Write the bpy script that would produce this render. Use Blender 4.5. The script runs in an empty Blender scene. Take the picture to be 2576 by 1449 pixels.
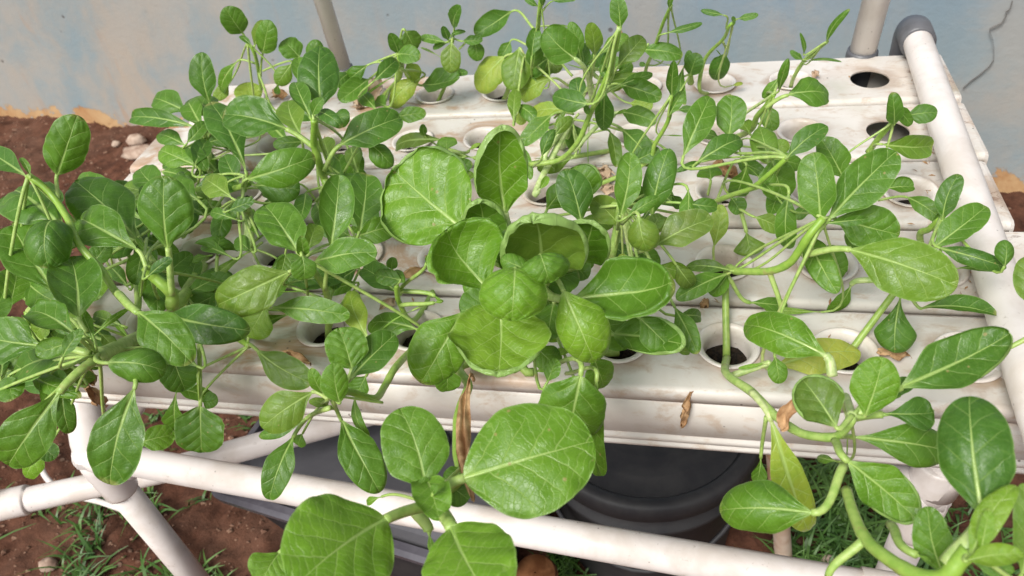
import bpy, math, random
import numpy as np
from mathutils import Vector, Matrix, noise

random.seed(7)
sc = bpy.context.scene
col = sc.collection

# ------------------------------------------------------------------ camera
CAM = Vector((0.13938543, -1.01562641, 0.51682743))
RM = np.array([[0.9790750657265688, 0.16510202407471997, -0.11896779950438367],
               [0.024928988616819955, -0.6775144945487863, -0.7350868351429064],
               [-0.20196673290180017, 0.7167394445126504, -0.6674533747598062]])
FPX = 1936.0
cd = bpy.data.cameras.new('camera')
cam = bpy.data.objects.new('camera', cd)
col.objects.link(cam)
sc.camera = cam
m = Matrix(((RM[0][0], -RM[1][0], -RM[2][0], CAM.x),
            (RM[0][1], -RM[1][1], -RM[2][1], CAM.y),
            (RM[0][2], -RM[1][2], -RM[2][2], CAM.z),
            (0, 0, 0, 1)))
cam.matrix_world = m
cd.sensor_width = 36
cd.lens = 36 * FPX / 2576
cd.clip_start = 0.01
cd.clip_end = 200
cd.dof.use_dof = True
cd.dof.focus_distance = 0.66
cd.dof.aperture_fstop = 11

# ------------------------------------------------------------------ world and sun
SUN_EL, SUN_AZ = math.radians(50), math.radians(205)
w = bpy.data.worlds.new('World')
sc.world = w
w.use_nodes = True
nt = w.node_tree
bg = nt.nodes['Background']
sky = nt.nodes.new('ShaderNodeTexSky')
sky.sky_type = 'NISHITA'
sky.sun_disc = False
sky.sun_elevation = SUN_EL
sky.sun_rotation = SUN_AZ
sky.dust_density = 3.0
hs = nt.nodes.new('ShaderNodeHueSaturation')
hs.inputs['Saturation'].default_value = 0.25
nt.links.new(sky.outputs[0], hs.inputs['Color'])
nt.links.new(hs.outputs[0], bg.inputs[0])
bg.inputs[1].default_value = 0.12
sd = bpy.data.lights.new('sun', 'SUN')
sd.energy = 3.2
sd.angle = math.radians(26)
sd.color = (1.0, 0.97, 0.93)
sun = bpy.data.objects.new('sun', sd)
col.objects.link(sun)
sdir = Vector((math.sin(SUN_AZ) * math.cos(SUN_EL), math.cos(SUN_AZ) * math.cos(SUN_EL), math.sin(SUN_EL)))
sun.rotation_euler = sdir.to_track_quat('Z', 'Y').to_euler()
sc.view_settings.view_transform = 'Standard'
sc.view_settings.look = 'None'
sc.view_settings.exposure = 0.10
sc.view_settings.gamma = 1
sc.view_settings.use_curve_mapping = False
sc.render.engine = 'CYCLES'

# ------------------------------------------------------------------ helpers
def at(x, y, z):
    """photo point (2576-wide) on the horizontal plane at height z (m)"""
    d = RM.T @ np.array([(x - 1288) / FPX, (y - 724.5) / FPX, 1.0])
    t = (z - CAM.z) / d[2]
    return Vector((CAM.x + t * d[0], CAM.y + t * d[1], z))

def tat(tile, x, y, z):
    return at(x / 3 + 858.67 * (tile // 10 % 10), y / 3 + 483.0 * (tile % 10), z)

def mesh(name, verts, faces, mat, parent=None, smooth=True, uvs=None, loc=None):
    me = bpy.data.meshes.new(name)
    me.from_pydata([tuple(v) for v in verts], [], faces)
    me.update()
    if smooth:
        me.polygons.foreach_set('use_smooth', [True] * len(me.polygons))
    if uvs:
        for nm, arr in uvs.items():
            uv = me.uv_layers.new(name=nm)
            li = np.empty(len(me.loops), dtype=np.int32)
            me.loops.foreach_get('vertex_index', li)
            uv.data.foreach_set('uv', np.asarray(arr, dtype=np.float32)[li].ravel())
    if mat:
        for mm in (mat if isinstance(mat, (list, tuple)) else [mat]):
            me.materials.append(mm)
    o = bpy.data.objects.new(name, me)
    col.objects.link(o)
    if parent:
        o.parent = parent
    if loc is not None:
        o.location = loc
    return o

def empty(name, loc, label, cat, group=None):
    o = bpy.data.objects.new(name, None)
    o.empty_display_size = 0.02
    col.objects.link(o)
    o.location = loc
    return tag(o, label, cat, group)

def tag(o, label=None, cat=None, group=None, kind=None):
    if label: o['label'] = label
    if cat: o['category'] = cat
    if group: o['group'] = group
    if kind: o['kind'] = kind
    return o

def bez(pts, n):
    """Catmull-Rom through points"""
    P = [Vector(p) for p in pts]
    if len(P) == 2:
        return [P[0].lerp(P[1], i / n) for i in range(n + 1)]
    P = [P[0] * 2 - P[1]] + P + [P[-1] * 2 - P[-2]]
    out = []
    segs = len(P) - 3
    per = max(2, n // segs)
    for s in range(segs):
        a, b, c, d = P[s:s + 4]
        for i in range(per):
            t = i / per
            out.append(0.5 * ((2 * b) + (c - a) * t + (2 * a - 5 * b + 4 * c - d) * t * t + (3 * b - a - 3 * c + d) * t ** 3))
    out.append(P[-2])
    return out

def tube_data(path, radii, n=10, flat=1.0, caps=True, flatdir=None):
    V, F = [], []
    N = len(path)
    prev = None
    for i, p in enumerate(path):
        t = (path[min(i + 1, N - 1)] - path[max(i - 1, 0)])
        if t.length < 1e-9: t = Vector((0, 0, 1))
        t.normalize()
        if prev is None:
            a = flatdir.copy() if flatdir is not None else Vector((0, 0, 1))
            if abs(a.dot(t)) > 0.9: a = Vector((1, 0, 0))
            a = (a - t * a.dot(t)).normalized()
        else:
            a = (prev - t * prev.dot(t)).normalized()
        prev = a
        b = t.cross(a)
        r = radii[i] if not isinstance(radii, (int, float)) else radii
        for k in range(n):
            an = 2 * math.pi * k / n
            V.append(p + a * (math.cos(an) * r * flat) + b * (math.sin(an) * r))
    for i in range(N - 1):
        for k in range(n):
            k2 = (k + 1) % n
            F.append((i * n + k, i * n + k2, (i + 1) * n + k2, (i + 1) * n + k))
    if caps:
        F.append(tuple(range(n - 1, -1, -1)))
        F.append(tuple((N - 1) * n + k for k in range(n)))
    return V, F

def tube(name, path, radii, mat, parent=None, n=16, flat=1.0, caps=True, loc=None):
    path = [Vector(p) for p in path]
    V, F = tube_data(path, radii, n, flat, caps)
    if loc is not None:
        V = [v - Vector(loc) for v in V]
    return mesh(name, V, F, mat, parent, loc=None if parent else loc)

def lathe(prof, n=32):
    V, F = [], []
    for r, z in prof:
        for k in range(n):
            a = 2 * math.pi * k / n
            V.append(Vector((r * math.cos(a), r * math.sin(a), z)))
    for i in range(len(prof) - 1):
        for k in range(n):
            k2 = (k + 1) % n
            F.append((i * n + k, i * n + k2, (i + 1) * n + k2, (i + 1) * n + k))
    return V, F

# ------------------------------------------------------------------ materials
class NT:
    def __init__(s, name):
        s.m = bpy.data.materials.new(name)
        s.m.use_nodes = True
        s.t = s.m.node_tree
        s.b = s.t.nodes['Principled BSDF']
        s.out = s.t.nodes['Material Output']
    def n(s, typ, **kw):
        nd = s.t.nodes.new(typ)
        for k, v in kw.items():
            if k.startswith('i_'):
                nd.inputs[k[2:].replace('_', ' ')].default_value = v
            else:
                setattr(nd, k, v)
        return nd
    def l(s, a, b): s.t.links.new(a, b)
    def setin(s, nd, k, v):
        if v is None: return
        if hasattr(v, 'is_output') or isinstance(v, bpy.types.NodeSocket): s.l(v, nd.inputs[k])
        else: nd.inputs[k].default_value = v
    def math(s, op, a, b=None, c=None, clamp=False):
        nd = s.n('ShaderNodeMath', operation=op)
        nd.use_clamp = clamp
        s.setin(nd, 0, a); s.setin(nd, 1, b)
        if c is not None: s.setin(nd, 2, c)
        return nd.outputs[0]
    def mix(s, f, a, b, blend='MIX'):
        nd = s.n('ShaderNodeMix', data_type='RGBA', blend_type=blend)
        s.setin(nd, 0, f)
        for i, v in ((6, a), (7, b)):
            if isinstance(v, tuple) and len(v) == 3: v = v + (1,)
            s.setin(nd, i, v)
        return nd.outputs[2]
    def noise(s, scale, detail=4, rough=0.55, vec=None, dist=0):
        nd = s.n('ShaderNodeTexNoise')
        nd.inputs['Scale'].default_value = scale
        nd.inputs['Detail'].default_value = detail
        nd.inputs['Roughness'].default_value = rough
        nd.inputs['Distortion'].default_value = dist
        if vec is not None: s.l(vec, nd.inputs['Vector'])
        return nd.outputs[0]
    def ramp(s, f, a, b, va=0.0, vb=1.0):
        nd = s.n('ShaderNodeMapRange')
        nd.interpolation_type = 'SMOOTHSTEP'
        s.setin(nd, 0, f)
        nd.inputs[1].default_value = a; nd.inputs[2].default_value = b
        nd.inputs[3].default_value = va; nd.inputs[4].default_value = vb
        return nd.outputs[0]
    def coord(s, kind='Object'):
        return s.n('ShaderNodeTexCoord').outputs[kind]
    def mapv(s, vec, scale=(1, 1, 1), rot=(0, 0, 0), loc=(0, 0, 0)):
        nd = s.n('ShaderNodeMapping')
        s.l(vec, nd.inputs[0])
        nd.inputs['Scale'].default_value = scale
        nd.inputs['Rotation'].default_value = rot
        nd.inputs['Location'].default_value = loc
        return nd.outputs[0]
    def bump(s, h, strength=0.3, dist=0.001, prev=None):
        nd = s.n('ShaderNodeBump')
        nd.inputs['Strength'].default_value = strength
        nd.inputs['Distance'].default_value = dist
        s.l(h, nd.inputs['Height'])
        if prev is not None: s.l(prev, nd.inputs['Normal'])
        return nd.outputs[0]
    def pos(s):
        return s.n('ShaderNodeNewGeometry').outputs['Position']

def leaf_material():
    s = NT('leaf')
    uv = s.n('ShaderNodeUVMap', uv_map='blade').outputs[0]
    sx = s.n('ShaderNodeSeparateXYZ'); s.l(uv, sx.inputs[0])
    y, v = sx.outputs[0], sx.outputs[1]          # y = lateral / length (signed), v along
    uv2 = s.n('ShaderNodeUVMap', uv_map='edge').outputs[0]
    s2 = s.n('ShaderNodeSeparateXYZ'); s.l(uv2, s2.inputs[0])
    eu = s.math('ABSOLUTE', s2.outputs[0])
    rnd = s.n('ShaderNodeObjectInfo')
    sc3 = s.n('ShaderNodeSeparateColor'); s.l(rnd.outputs['Color'], sc3.inputs[0])
    yel, lit, off = sc3.outputs[0], sc3.outputs[1], sc3.outputs[2]
    # distorted blade coordinates
    cmb = s.n('ShaderNodeCombineXYZ'); s.l(y, cmb.inputs[0]); s.l(v, cmb.inputs[1]); s.l(s.math('MULTIPLY', off, 9.0), cmb.inputs[2])
    vec = cmb.outputs[0]
    nz = s.math('SUBTRACT', s.noise(5.0, 3, 0.5, vec), 0.5)
    ya = s.math('ABSOLUTE', y)
    side = s.math('MULTIPLY', s.math('SIGN', y), 0.27)
    # lateral veins: v - 1.05*ya + 0.9*ya^2 = const
    t = s.math('SUBTRACT', v, s.math('MULTIPLY', ya, 1.15))
    t = s.math('ADD', t, s.math('MULTIPLY', s.math('MULTIPLY', ya, ya), 0.9))
    t = s.math('ADD', t, s.math('MULTIPLY', nz, 0.09))
    tv = s.math('ADD', s.math('MULTIPLY', t, 4.6), side)
    tv = s.math('ADD', tv, s.math('MULTIPLY', off, 3.0))
    fr = s.math('ABSOLUTE', s.math('SUBTRACT', s.math('FRACT', tv), 0.5))      # 0.5 at vein centre... 0 mid
    d1 = s.math('SUBTRACT', 0.5, fr)
    wd = s.ramp(ya, 0.0, 0.40, 0.050, 0.014)
    vein = s.math('SUBTRACT', 1.0, s.math('DIVIDE', d1, wd), clamp=True)
    vein = s.math('POWER', vein, 0.8)
    fade = s.ramp(eu, 0.6, 0.97, 1.0, 0.25)
    vein = s.math('MULTIPLY', vein, fade)
    # secondary finer veins
    t2 = s.math('ADD', s.math('MULTIPLY', v, 15.0), s.math('MULTIPLY', ya, 7.0))
    t2 = s.math('ADD', t2, s.math('MULTIPLY', nz, 3.5))
    f2 = s.math('SUBTRACT', 0.5, s.math('ABSOLUTE', s.math('SUBTRACT', s.math('FRACT', t2), 0.5)))
    sv = s.math('SUBTRACT', 1.0, s.math('DIVIDE', f2, 0.11), clamp=True)
    # midrib
    mw = s.ramp(v, 0.0, 1.0, 0.024, 0.003)
    mid = s.math('SUBTRACT', 1.0, s.math('DIVIDE', s.math('ABSOLUTE', s.math('ADD', y, s.math('MULTIPLY', nz, 0.012))), mw), clamp=True)
    mid = s.math('MULTIPLY', mid, 1.6, clamp=True)
    # base fan (pale where blade joins petiole)
    fan = s.math('MULTIPLY', s.ramp(v, 0.0, 0.16, 1.0, 0.0), s.ramp(ya, 0.0, 0.10, 0.9, 0.0))
    veins = s.math('MAXIMUM', mid, s.math('MULTIPLY', vein, s.ramp(lit, 0.1, 0.8, 0.36, 0.75)))
    veins = s.math('MAXIMUM', veins, fan)
    veins = s.math('MAXIMUM', veins, s.math('MULTIPLY', sv, s.ramp(lit, .35, .8, .10, .38)))
    # voronoi network for quilting
    vo = s.n('ShaderNodeTexVoronoi', feature='DISTANCE_TO_EDGE'); vo.inputs['Scale'].default_value = 26.0
    s.l(vec, vo.inputs['Vector'])
    net = s.ramp(vo.outputs['Distance'], 0.0, 0.14, 0.0, 1.0)
    # colours
    blot = s.noise(3.2, 4, 0.6, vec)
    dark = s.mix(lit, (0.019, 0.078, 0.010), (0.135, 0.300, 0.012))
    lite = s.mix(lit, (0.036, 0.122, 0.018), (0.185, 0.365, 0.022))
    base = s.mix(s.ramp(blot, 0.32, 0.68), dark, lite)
    base = s.mix(s.math('MULTIPLY', s.ramp(net, 0, 1, 1, 0), 0.05), base, (0.24, 0.42, 0.08))
    base = s.mix(s.math('MULTIPLY', s.ramp(eu, 0.93, 1.0), 0.45), base, (0.30, 0.46, 0.14))
    yb = s.noise(4.0, 5, 0.65, vec, 0.5)
    yf = s.math('MULTIPLY', yel, s.ramp(yb, 0.25, 0.62, 0.55, 1.25), clamp=True)
    base = s.mix(yf, base, (0.50, 0.50, 0.085))
    base = s.mix(s.math('MULTIPLY', s.ramp(yel, 0.5, 0.9), s.ramp(yb, 0.60, 0.66)), base, (0.62, 0.55, 0.25))
    base = s.mix(s.math('MULTIPLY', veins, 0.72), base, (0.42, 0.58, 0.17))
    # pinholes / specks
    sp = s.n('ShaderNodeTexVoronoi'); sp.inputs['Scale'].default_value = 26.0; s.l(vec, sp.inputs['Vector'])
    spn = s.math('MULTIPLY', s.ramp(sp.outputs['Distance'], 0.03, 0.07, 1.0, 0.0), s.ramp(s.noise(9, 1, .5, vec), 0.60, 0.66))
    base = s.mix(s.math('MULTIPLY', spn, 0.5), base, (0.35, 0.38, 0.16))
    v7 = s.n('ShaderNodeTexVoronoi'); v7.inputs['Scale'].default_value = 6.5; s.l(vec, v7.inputs['Vector'])
    bl = s.math('MULTIPLY', s.ramp(s.math('ADD', v7.outputs['Distance'], s.math('MULTIPLY', s.noise(30, 3, .6, vec), .10)), 0.12, 0.17, 1, 0), s.ramp(off, .72, .78))
    base = s.mix(s.math('MULTIPLY', bl, 0.7), base, (0.34, 0.27, 0.10))
    tip = s.math('MULTIPLY', s.math('MULTIPLY', s.ramp(s.math('ADD', v, s.math('MULTIPLY', nz, .12)), 0.93, 0.99), s.ramp(off, .55, .35)), s.ramp(off, .2, .3))
    base = s.mix(s.math('MULTIPLY', tip, 0.45), base, (0.40, 0.36, 0.12))
    geo = s.n('ShaderNodeNewGeometry')
    under = s.mix(s.math('MULTIPLY', veins, 0.6), (0.30, 0.46, 0.13), (0.48, 0.62, 0.28))
    under = s.mix(s.ramp(blot, 0.3, 0.7, 0, 0.5), under, (0.22, 0.38, 0.08))
    colr = s.mix(geo.outputs['Backfacing'], base, under)
    s.l(colr, s.b.inputs['Base Color'])
    h = s.math('ADD', s.math('MULTIPLY', net, 0.2), s.math('MULTIPLY', veins, -1.0))
    h = s.math('ADD', h, s.math('MULTIPLY', s.noise(9, 2, 0.5, vec), s.ramp(lit, .4, .8, 0.5, 1.3)))
    h = s.math('ADD', h, s.math('MULTIPLY', s.math('POWER', s.math('MULTIPLY', d1, 2.0), 0.6), 0.9))
    s.l(s.bump(h, 0.42, 0.0009), s.b.inputs['Normal'])
    rg = s.ramp(s.noise(7, 2, .5, vec), .3, .7, .30, .46)
    s.l(rg, s.b.inputs['Roughness'])
    s.b.inputs['Specular IOR Level'].default_value = 0.42
    tr = s.n('ShaderNodeBsdfTranslucent')
    s.l(s.mix(0.5, colr, (0.36, 0.62, 0.02), 'MIX'), tr.inputs['Color'])
    ms = s.n('ShaderNodeMixShader'); ms.inputs[0].default_value = 0.20
    s.l(s.b.outputs[0], ms.inputs[1]); s.l(tr.outputs[0], ms.inputs[2]); s.l(ms.outputs[0], s.out.inputs['Surface'])
    return s.m

def stalk_material():
    s = NT('stalk')
    uv = s.n('ShaderNodeUVMap', uv_map='along').outputs[0]
    sx = s.n('ShaderNodeSeparateXYZ'); s.l(uv, sx.inputs[0])
    v = sx.outputs[0]
    rnd = s.n('ShaderNodeObjectInfo')
    sc3 = s.n('ShaderNodeSeparateColor'); s.l(rnd.outputs['Color'], sc3.inputs[0])
    vec = s.mapv(s.coord(), (160, 160, 160))
    streak = s.noise(1.2, 3, 0.5, vec)
    c = s.mix(s.ramp(v, 0.0, 0.9), (0.36, 0.49, 0.12), (0.26, 0.43, 0.055))
    c = s.mix(sc3.outputs[1], c, (0.56, 0.66, 0.30))
    c = s.mix(s.ramp(streak, 0.35, 0.7, 0, 0.55), c, (0.17, 0.34, 0.04))
    c = s.mix(sc3.outputs[0], c, (0.55, 0.55, 0.25))
    c = s.mix(s.ramp(s.noise(90, 4, .65, s.coord()), .60, .72, 0, .55), c, (0.36, 0.27, 0.12))
    s.l(c, s.b.inputs['Base Color'])
    s.b.inputs['Roughness'].default_value = 0.42
    s.b.inputs['Subsurface Weight'].default_value = 0.15
    s.b.inputs['Subsurface Radius'].default_value = (0.004, 0.004, 0.001)
    s.l(s.bump(streak, 0.25, 0.0006), s.b.inputs['Normal'])
    return s.m

def gutter_material():
    s = NT('gutter_plastic')
    P = s.pos()
    a = s.noise(14, 6, 0.62, s.mapv(P, (1, 1.4, 1)), 0.4)
    b = s.noise(45, 6, 0.7, s.mapv(P, (0.8, 1.5, 1.0)), 0.6)
    c = s.mix(s.ramp(a, 0.3, 0.75), (0.72, 0.68, 0.63), (0.64, 0.595, 0.53))
    c = s.mix(s.ramp(b, 0.50, 0.68, 0, 0.6), c, (0.50, 0.37, 0.26))
    # rusty brown staining, stronger towards the left and the rear rows
    sep = s.n('ShaderNodeSeparateXYZ'); s.l(P, sep.inputs[0])
    left = s.ramp(sep.outputs[0], -0.25, 0.32, 1.0, 0.22)
    st = s.noise(9, 6, 0.68, s.mapv(P, (1, 1.6, 1), loc=(3, 1, 0)), 0.8)
    stain = s.math('MULTIPLY', s.math('MULTIPLY', s.ramp(st, 0.49, 0.62), left), s.ramp(sep.outputs[2], -0.012, -0.003, 0.12, 1.0))
    c = s.mix(s.math('MULTIPLY', stain, 0.75), c, (0.43, 0.22, 0.09))
    # grime collected around the planting holes
    hx = s.math('MULTIPLY', s.math('SUBTRACT', s.math('FRACT', s.math('ADD', s.math('DIVIDE', s.math('ADD', sep.outputs[0], 0.196), 0.0965), 0.5)), 0.5), 0.0965)
    hy = s.math('MULTIPLY', s.math('SUBTRACT', s.math('FRACT', s.math('ADD', s.math('DIVIDE', s.math('ADD', sep.outputs[1], 0.05), 0.1212), 0.5)), 0.5), 0.1212)
    hd = s.math('SQRT', s.math('ADD', s.math('MULTIPLY', hx, hx), s.math('MULTIPLY', hy, hy)))
    hd = s.math('ADD', hd, s.math('MULTIPLY', s.math('SUBTRACT', s.noise(32, 5, .7, P), .5), 0.030))
    gm = s.math('MULTIPLY', s.ramp(hd, 0.027, 0.040, 1, 0), s.ramp(s.noise(8, 3, .6, s.mapv(P, loc=(5, 5, 5))), .40, .62))
    c = s.mix(s.math('MULTIPLY', gm, 0.62), c, (0.33, 0.21, 0.125))
    # green film
    gr = s.noise(5, 4, 0.6, s.mapv(P, loc=(7, 2, 4)))
    c = s.mix(s.ramp(gr, 0.56, 0.72, 0, 0.35), c, (0.40, 0.42, 0.24))
    # brown scuffs near the right pipe
    rt = s.math('MULTIPLY', s.ramp(sep.outputs[0], 0.40, 0.44), s.ramp(s.noise(38, 6, 0.75, s.mapv(P, (1, 1.7, 1), loc=(1, 9, 0)), 1.2), 0.56, 0.64))
    rt = s.math('MULTIPLY', rt, s.ramp(sep.outputs[1], -0.62, -0.30, 0.25, 1.0))
    c = s.mix(s.math('MULTIPLY', rt, 0.75), c, (0.17, 0.085, 0.05))
    speck = s.n('ShaderNodeTexVoronoi'); speck.inputs['Scale'].default_value = 75; s.l(P, speck.inputs['Vector'])
    sk = s.math('MULTIPLY', s.ramp(speck.outputs['Distance'], 0.05, 0.12, 1, 0), s.ramp(s.noise(20, 1, .5, P), .58, .62))
    c = s.mix(s.math('MULTIPLY', sk, 0.8), c, (0.10, 0.07, 0.05))
    s.l(c, s.b.inputs['Base Color'])
    s.b.inputs['Roughness'].default_value = 0.42
    s.l(s.bump(s.noise(220, 3, .6, s.mapv(P, (.15, 1, 1))), 0.05, 0.0004), s.b.inputs['Normal'])
    return s.m

def pvc_material(name='pvc_pipe', tint=(0.80, 0.74, 0.70), dirt=0.35, rough=0.3):
    s = NT(name)
    P = s.pos()
    a = s.noise(18, 5, 0.6, P, 0.3)
    b = s.noise(95, 4, 0.7, P)
    c = s.mix(s.ramp(a, 0.42, 0.68, 0, dirt * 1.15), tint, (0.50, 0.41, 0.32))
    c = s.mix(s.ramp(b, 0.62, 0.72, 0, dirt), c, (0.33, 0.26, 0.20))
    vo = s.n('ShaderNodeTexVoronoi'); vo.inputs['Scale'].default_value = 90; s.l(P, vo.inputs['Vector'])
    c = s.mix(s.math('MULTIPLY', s.ramp(vo.outputs['Distance'], 0.04, 0.12, 0.6, 0), s.ramp(s.noise(30, 1, .5, P), .56, .62)), c, (0.12, 0.09, 0.07))
    s.l(c, s.b.inputs['Base Color'])
    s.b.inputs['Roughness'].default_value = rough
    s.l(s.bump(s.noise(400, 2, .5, P), 0.06, 0.0004), s.b.inputs['Normal'])
    return s.m

def simple(name, c1, c2, scale=20, rough=0.6, bump=0.3, bd=0.001, lo=0.35, hi=0.65, detail=5, spec=0.5, stretch=(1, 1, 1)):
    s = NT(name)
    P = s.mapv(s.pos(), stretch)
    n = s.noise(scale, detail, 0.62, P, 0.2)
    s.l(s.mix(s.ramp(n, lo, hi), c1, c2), s.b.inputs['Base Color'])
    s.b.inputs['Roughness'].default_value = rough
    s.b.inputs['Specular IOR Level'].default_value = spec
    if bump: s.l(s.bump(s.noise(scale * 3, 4, .6, P), bump, bd), s.b.inputs['Normal'])
    return s.m

def wall_material():
    s = NT('wall_plaster')
    P = s.pos()
    sep = s.n('ShaderNodeSeparateXYZ'); s.l(P, sep.inputs[0])
    x, z = sep.outputs[0], sep.outputs[2]
    n1 = s.noise(2.2, 6, 0.6, s.mapv(P, (1, 1, 0.6)), 0.5)
    n2 = s.noise(9, 6, 0.7, P, 0.6)
    streak = s.noise(2.2, 6, 0.65, s.mapv(P, (1.6, 1.6, 0.7), rot=(0, 0.35, 0)), 0.6)
    blue = s.mix(s.ramp(n1, 0.35, 0.7), (0.24, 0.31, 0.34), (0.33, 0.36, 0.355))
    # brighter blue patch high in the middle/right
    patch = s.math('MULTIPLY', s.ramp(x, -0.9, 0.15), s.ramp(x, 1.2, 0.35, 0.0, 1.0))
    patch = s.math('MULTIPLY', patch, s.math('MULTIPLY', s.ramp(z, -0.35, 0.15), s.ramp(s.noise(3.5, 4, .6, P), .36, .56, .6, 1.0)))
    c = s.mix(s.math('MULTIPLY', patch, 0.9), blue, (0.11, 0.265, 0.47))
    # beige weathering on the left, near the base and far right
    lf = s.ramp(x, -2.0, 0.1, 0.34, 0.0)
    lf2 = s.math('ADD', lf, s.ramp(x, 0.75, 1.0, 0.0, 0.25))
    lf3 = s.math('ADD', lf2, s.ramp(z, -0.5, 0.1, 0.30, 0.0))
    bei = s.math('MULTIPLY', s.ramp(s.math('ADD', streak, s.math('MULTIPLY', n2, 0.35)), 0.50, 0.95), 1.25, clamp=True)
    be = s.math('MULTIPLY', bei, lf3, clamp=True)
    be = s.math('MULTIPLY', be, 1.25, clamp=True)
    c = s.mix(be, c, (0.45, 0.355, 0.265))
    c = s.mix(s.math('MULTIPLY', s.ramp(s.math('ADD', n1, s.math('MULTIPLY', s.math('SUBTRACT', n2, .5), .5)), 0.44, 0.60), 0.55), c, (0.37, 0.355, 0.325))
    # rusty runs
    rr = s.noise(6, 5, 0.6, s.mapv(P, (2.2, 2.2, 0.35), rot=(0, 0.25, 0), loc=(3, 0, 1)))
    c = s.mix(s.math('MULTIPLY', s.ramp(rr, 0.57, 0.70, 0, 0.8), s.ramp(x, -1.7, -0.5, 0.6, 0.10)), c, (0.44, 0.24, 0.12))
    # dark specks and pits
    vo = s.n('ShaderNodeTexVoronoi'); vo.inputs['Scale'].default_value = 14; s.l(P, vo.inputs['Vector'])
    sp = s.math('MULTIPLY', s.ramp(s.math('ADD', vo.outputs['Distance'], s.math('MULTIPLY', n2, 0.08)), 0.09, 0.15, 1, 0), s.ramp(s.noise(5, 2, .5, P), .50, .56))
    c = s.mix(s.math('MULTIPLY', sp, 0.75), c, (0.10, 0.09, 0.08))
    # peeled base band with a ragged edge: bare orange plaster
    edge = s.math('ADD', z, s.math('MULTIPLY', s.noise(6, 7, 0.72, P), 0.30))
    ed = s.ramp(edge, -0.447, -0.440, 1.0, 0.0)
    ora = s.mix(s.ramp(n2, 0.35, 0.65), (0.42, 0.21, 0.085), (0.56, 0.37, 0.19))
    c = s.mix(ed, c, ora)
    s.l(c, s.b.inputs['Base Color'])
    s.b.inputs['Roughness'].default_value = 0.7
    h = s.math('ADD', s.noise(60, 5, 0.7, P), s.math('MULTIPLY', sp, -1.5))
    h = s.math('ADD', h, s.math('MULTIPLY', ed, -1.0))
    s.l(s.bump(h, 0.35, 0.004), s.b.inputs['Normal'])
    return s.m

def soil_material():
    s = NT('soil')
    P = s.pos()
    n = s.noise(22, 8, 0.7, P)
    n2 = s.noise(4, 4, 0.6, P)
    c = s.mix(s.ramp(n, 0.3, 0.7), (0.050, 0.020, 0.012), (0.150, 0.062, 0.036))
    c = s.mix(s.ramp(n2, 0.4, 0.7, 0, 0.5), c, (0.16, 0.085, 0.055))
    vo = s.n('ShaderNodeTexVoronoi'); vo.inputs['Scale'].default_value = 48; s.l(P, vo.inputs['Vector'])
    g = s.math('MULTIPLY', s.ramp(vo.outputs['Distance'], 0.16, 0.26, 1, 0), s.ramp(s.noise(11, 3, .5, s.mapv(P, loc=(4, 4, 4))), .50, .60))
    c = s.mix(s.math('MULTIPLY', g, 0.7), c, (0.36, 0.23, 0.16))
    s.l(c, s.b.inputs['Base Color'])
    s.b.inputs['Roughness'].default_value = 0.9
    s.b.inputs['Specular IOR Level'].default_value = 0.2
    s.l(s.bump(s.math('ADD', n, s.math('MULTIPLY', g, 0.5)), 0.9, 0.012), s.b.inputs['Normal'])
    return s.m

M_LEAF = leaf_material()
M_STALK = stalk_material()
M_GUT = gutter_material()
M_GUTIN = simple('gutter_inside', (0.10, 0.085, 0.07), (0.05, 0.043, 0.036), 12, 0.5)
M_PVC = pvc_material()
M_PVCD = pvc_material('pvc_dirty', (0.72, 0.64, 0.54), 0.6, 0.4)
M_POST = pvc_material('pvc_post', (0.86, 0.81, 0.77), 0.25, 0.35)
M_POT = pvc_material('pot_plastic', (0.76, 0.70, 0.65), 0.75, 0.35)
M_GREY = simple('grey_fitting', (0.085, 0.087, 0.095), (0.13, 0.13, 0.14), 25, 0.4, 0.05)
M_MED = simple('growing_medium', (0.008, 0.007, 0.006), (0.035, 0.024, 0.016), 160, 0.9, 0.8, 0.002, spec=0.2)
M_MOSS = simple('algae', (0.02, 0.03, 0.008), (0.05, 0.08, 0.015), 120, 0.9, 0.8, 0.002, spec=0.2)
M_WALL = wall_material()
M_SOIL = soil_material()
M_BLACK = simple('black_plastic', (0.018, 0.018, 0.021), (0.034, 0.033, 0.034), 18, 0.62, 0.08)
M_BOX = simple('grey_plastic', (0.085, 0.083, 0.092), (0.115, 0.112, 0.122), 14, 0.6, 0.06)
M_RIM = simple('lid_rim_plastic', (0.055, 0.050, 0.062), (0.10, 0.095, 0.11), 14, 0.25, 0.06)
M_AMBER = simple('amber_plastic', (0.09, 0.035, 0.014), (0.20, 0.09, 0.04), 30, 0.35, 0.2)
M_DRY = simple('dry_leaf', (0.30, 0.155, 0.065), (0.55, 0.35, 0.18), 70, 0.75, 0.6, 0.0015, stretch=(1, 1, 1))
M_DRYP = simple('dry_leaf_pale', (0.48, 0.33, 0.22), (0.62, 0.48, 0.34), 90, 0.8, 0.6, 0.0015)
M_STRING = simple('string', (0.66, 0.30, 0.06), (0.72, 0.40, 0.10), 60, 0.7)
M_STONE = simple('stone', (0.28, 0.18, 0.13), (0.52, 0.40, 0.31), 30, 0.85, 0.6, 0.003)
M_CLOD = simple('clods', (0.13, 0.055, 0.032), (0.33, 0.20, 0.13), 60, 0.9, 0.5, 0.002)
M_WOOD = simple('pole_wood', (0.62, 0.50, 0.40), (0.40, 0.22, 0.11), 16, 0.6, 0.3, stretch=(1, 1, .5))
M_CRACK = simple('crack', (0.13, 0.12, 0.11), (0.20, 0.19, 0.17), 40, 0.9)

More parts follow.
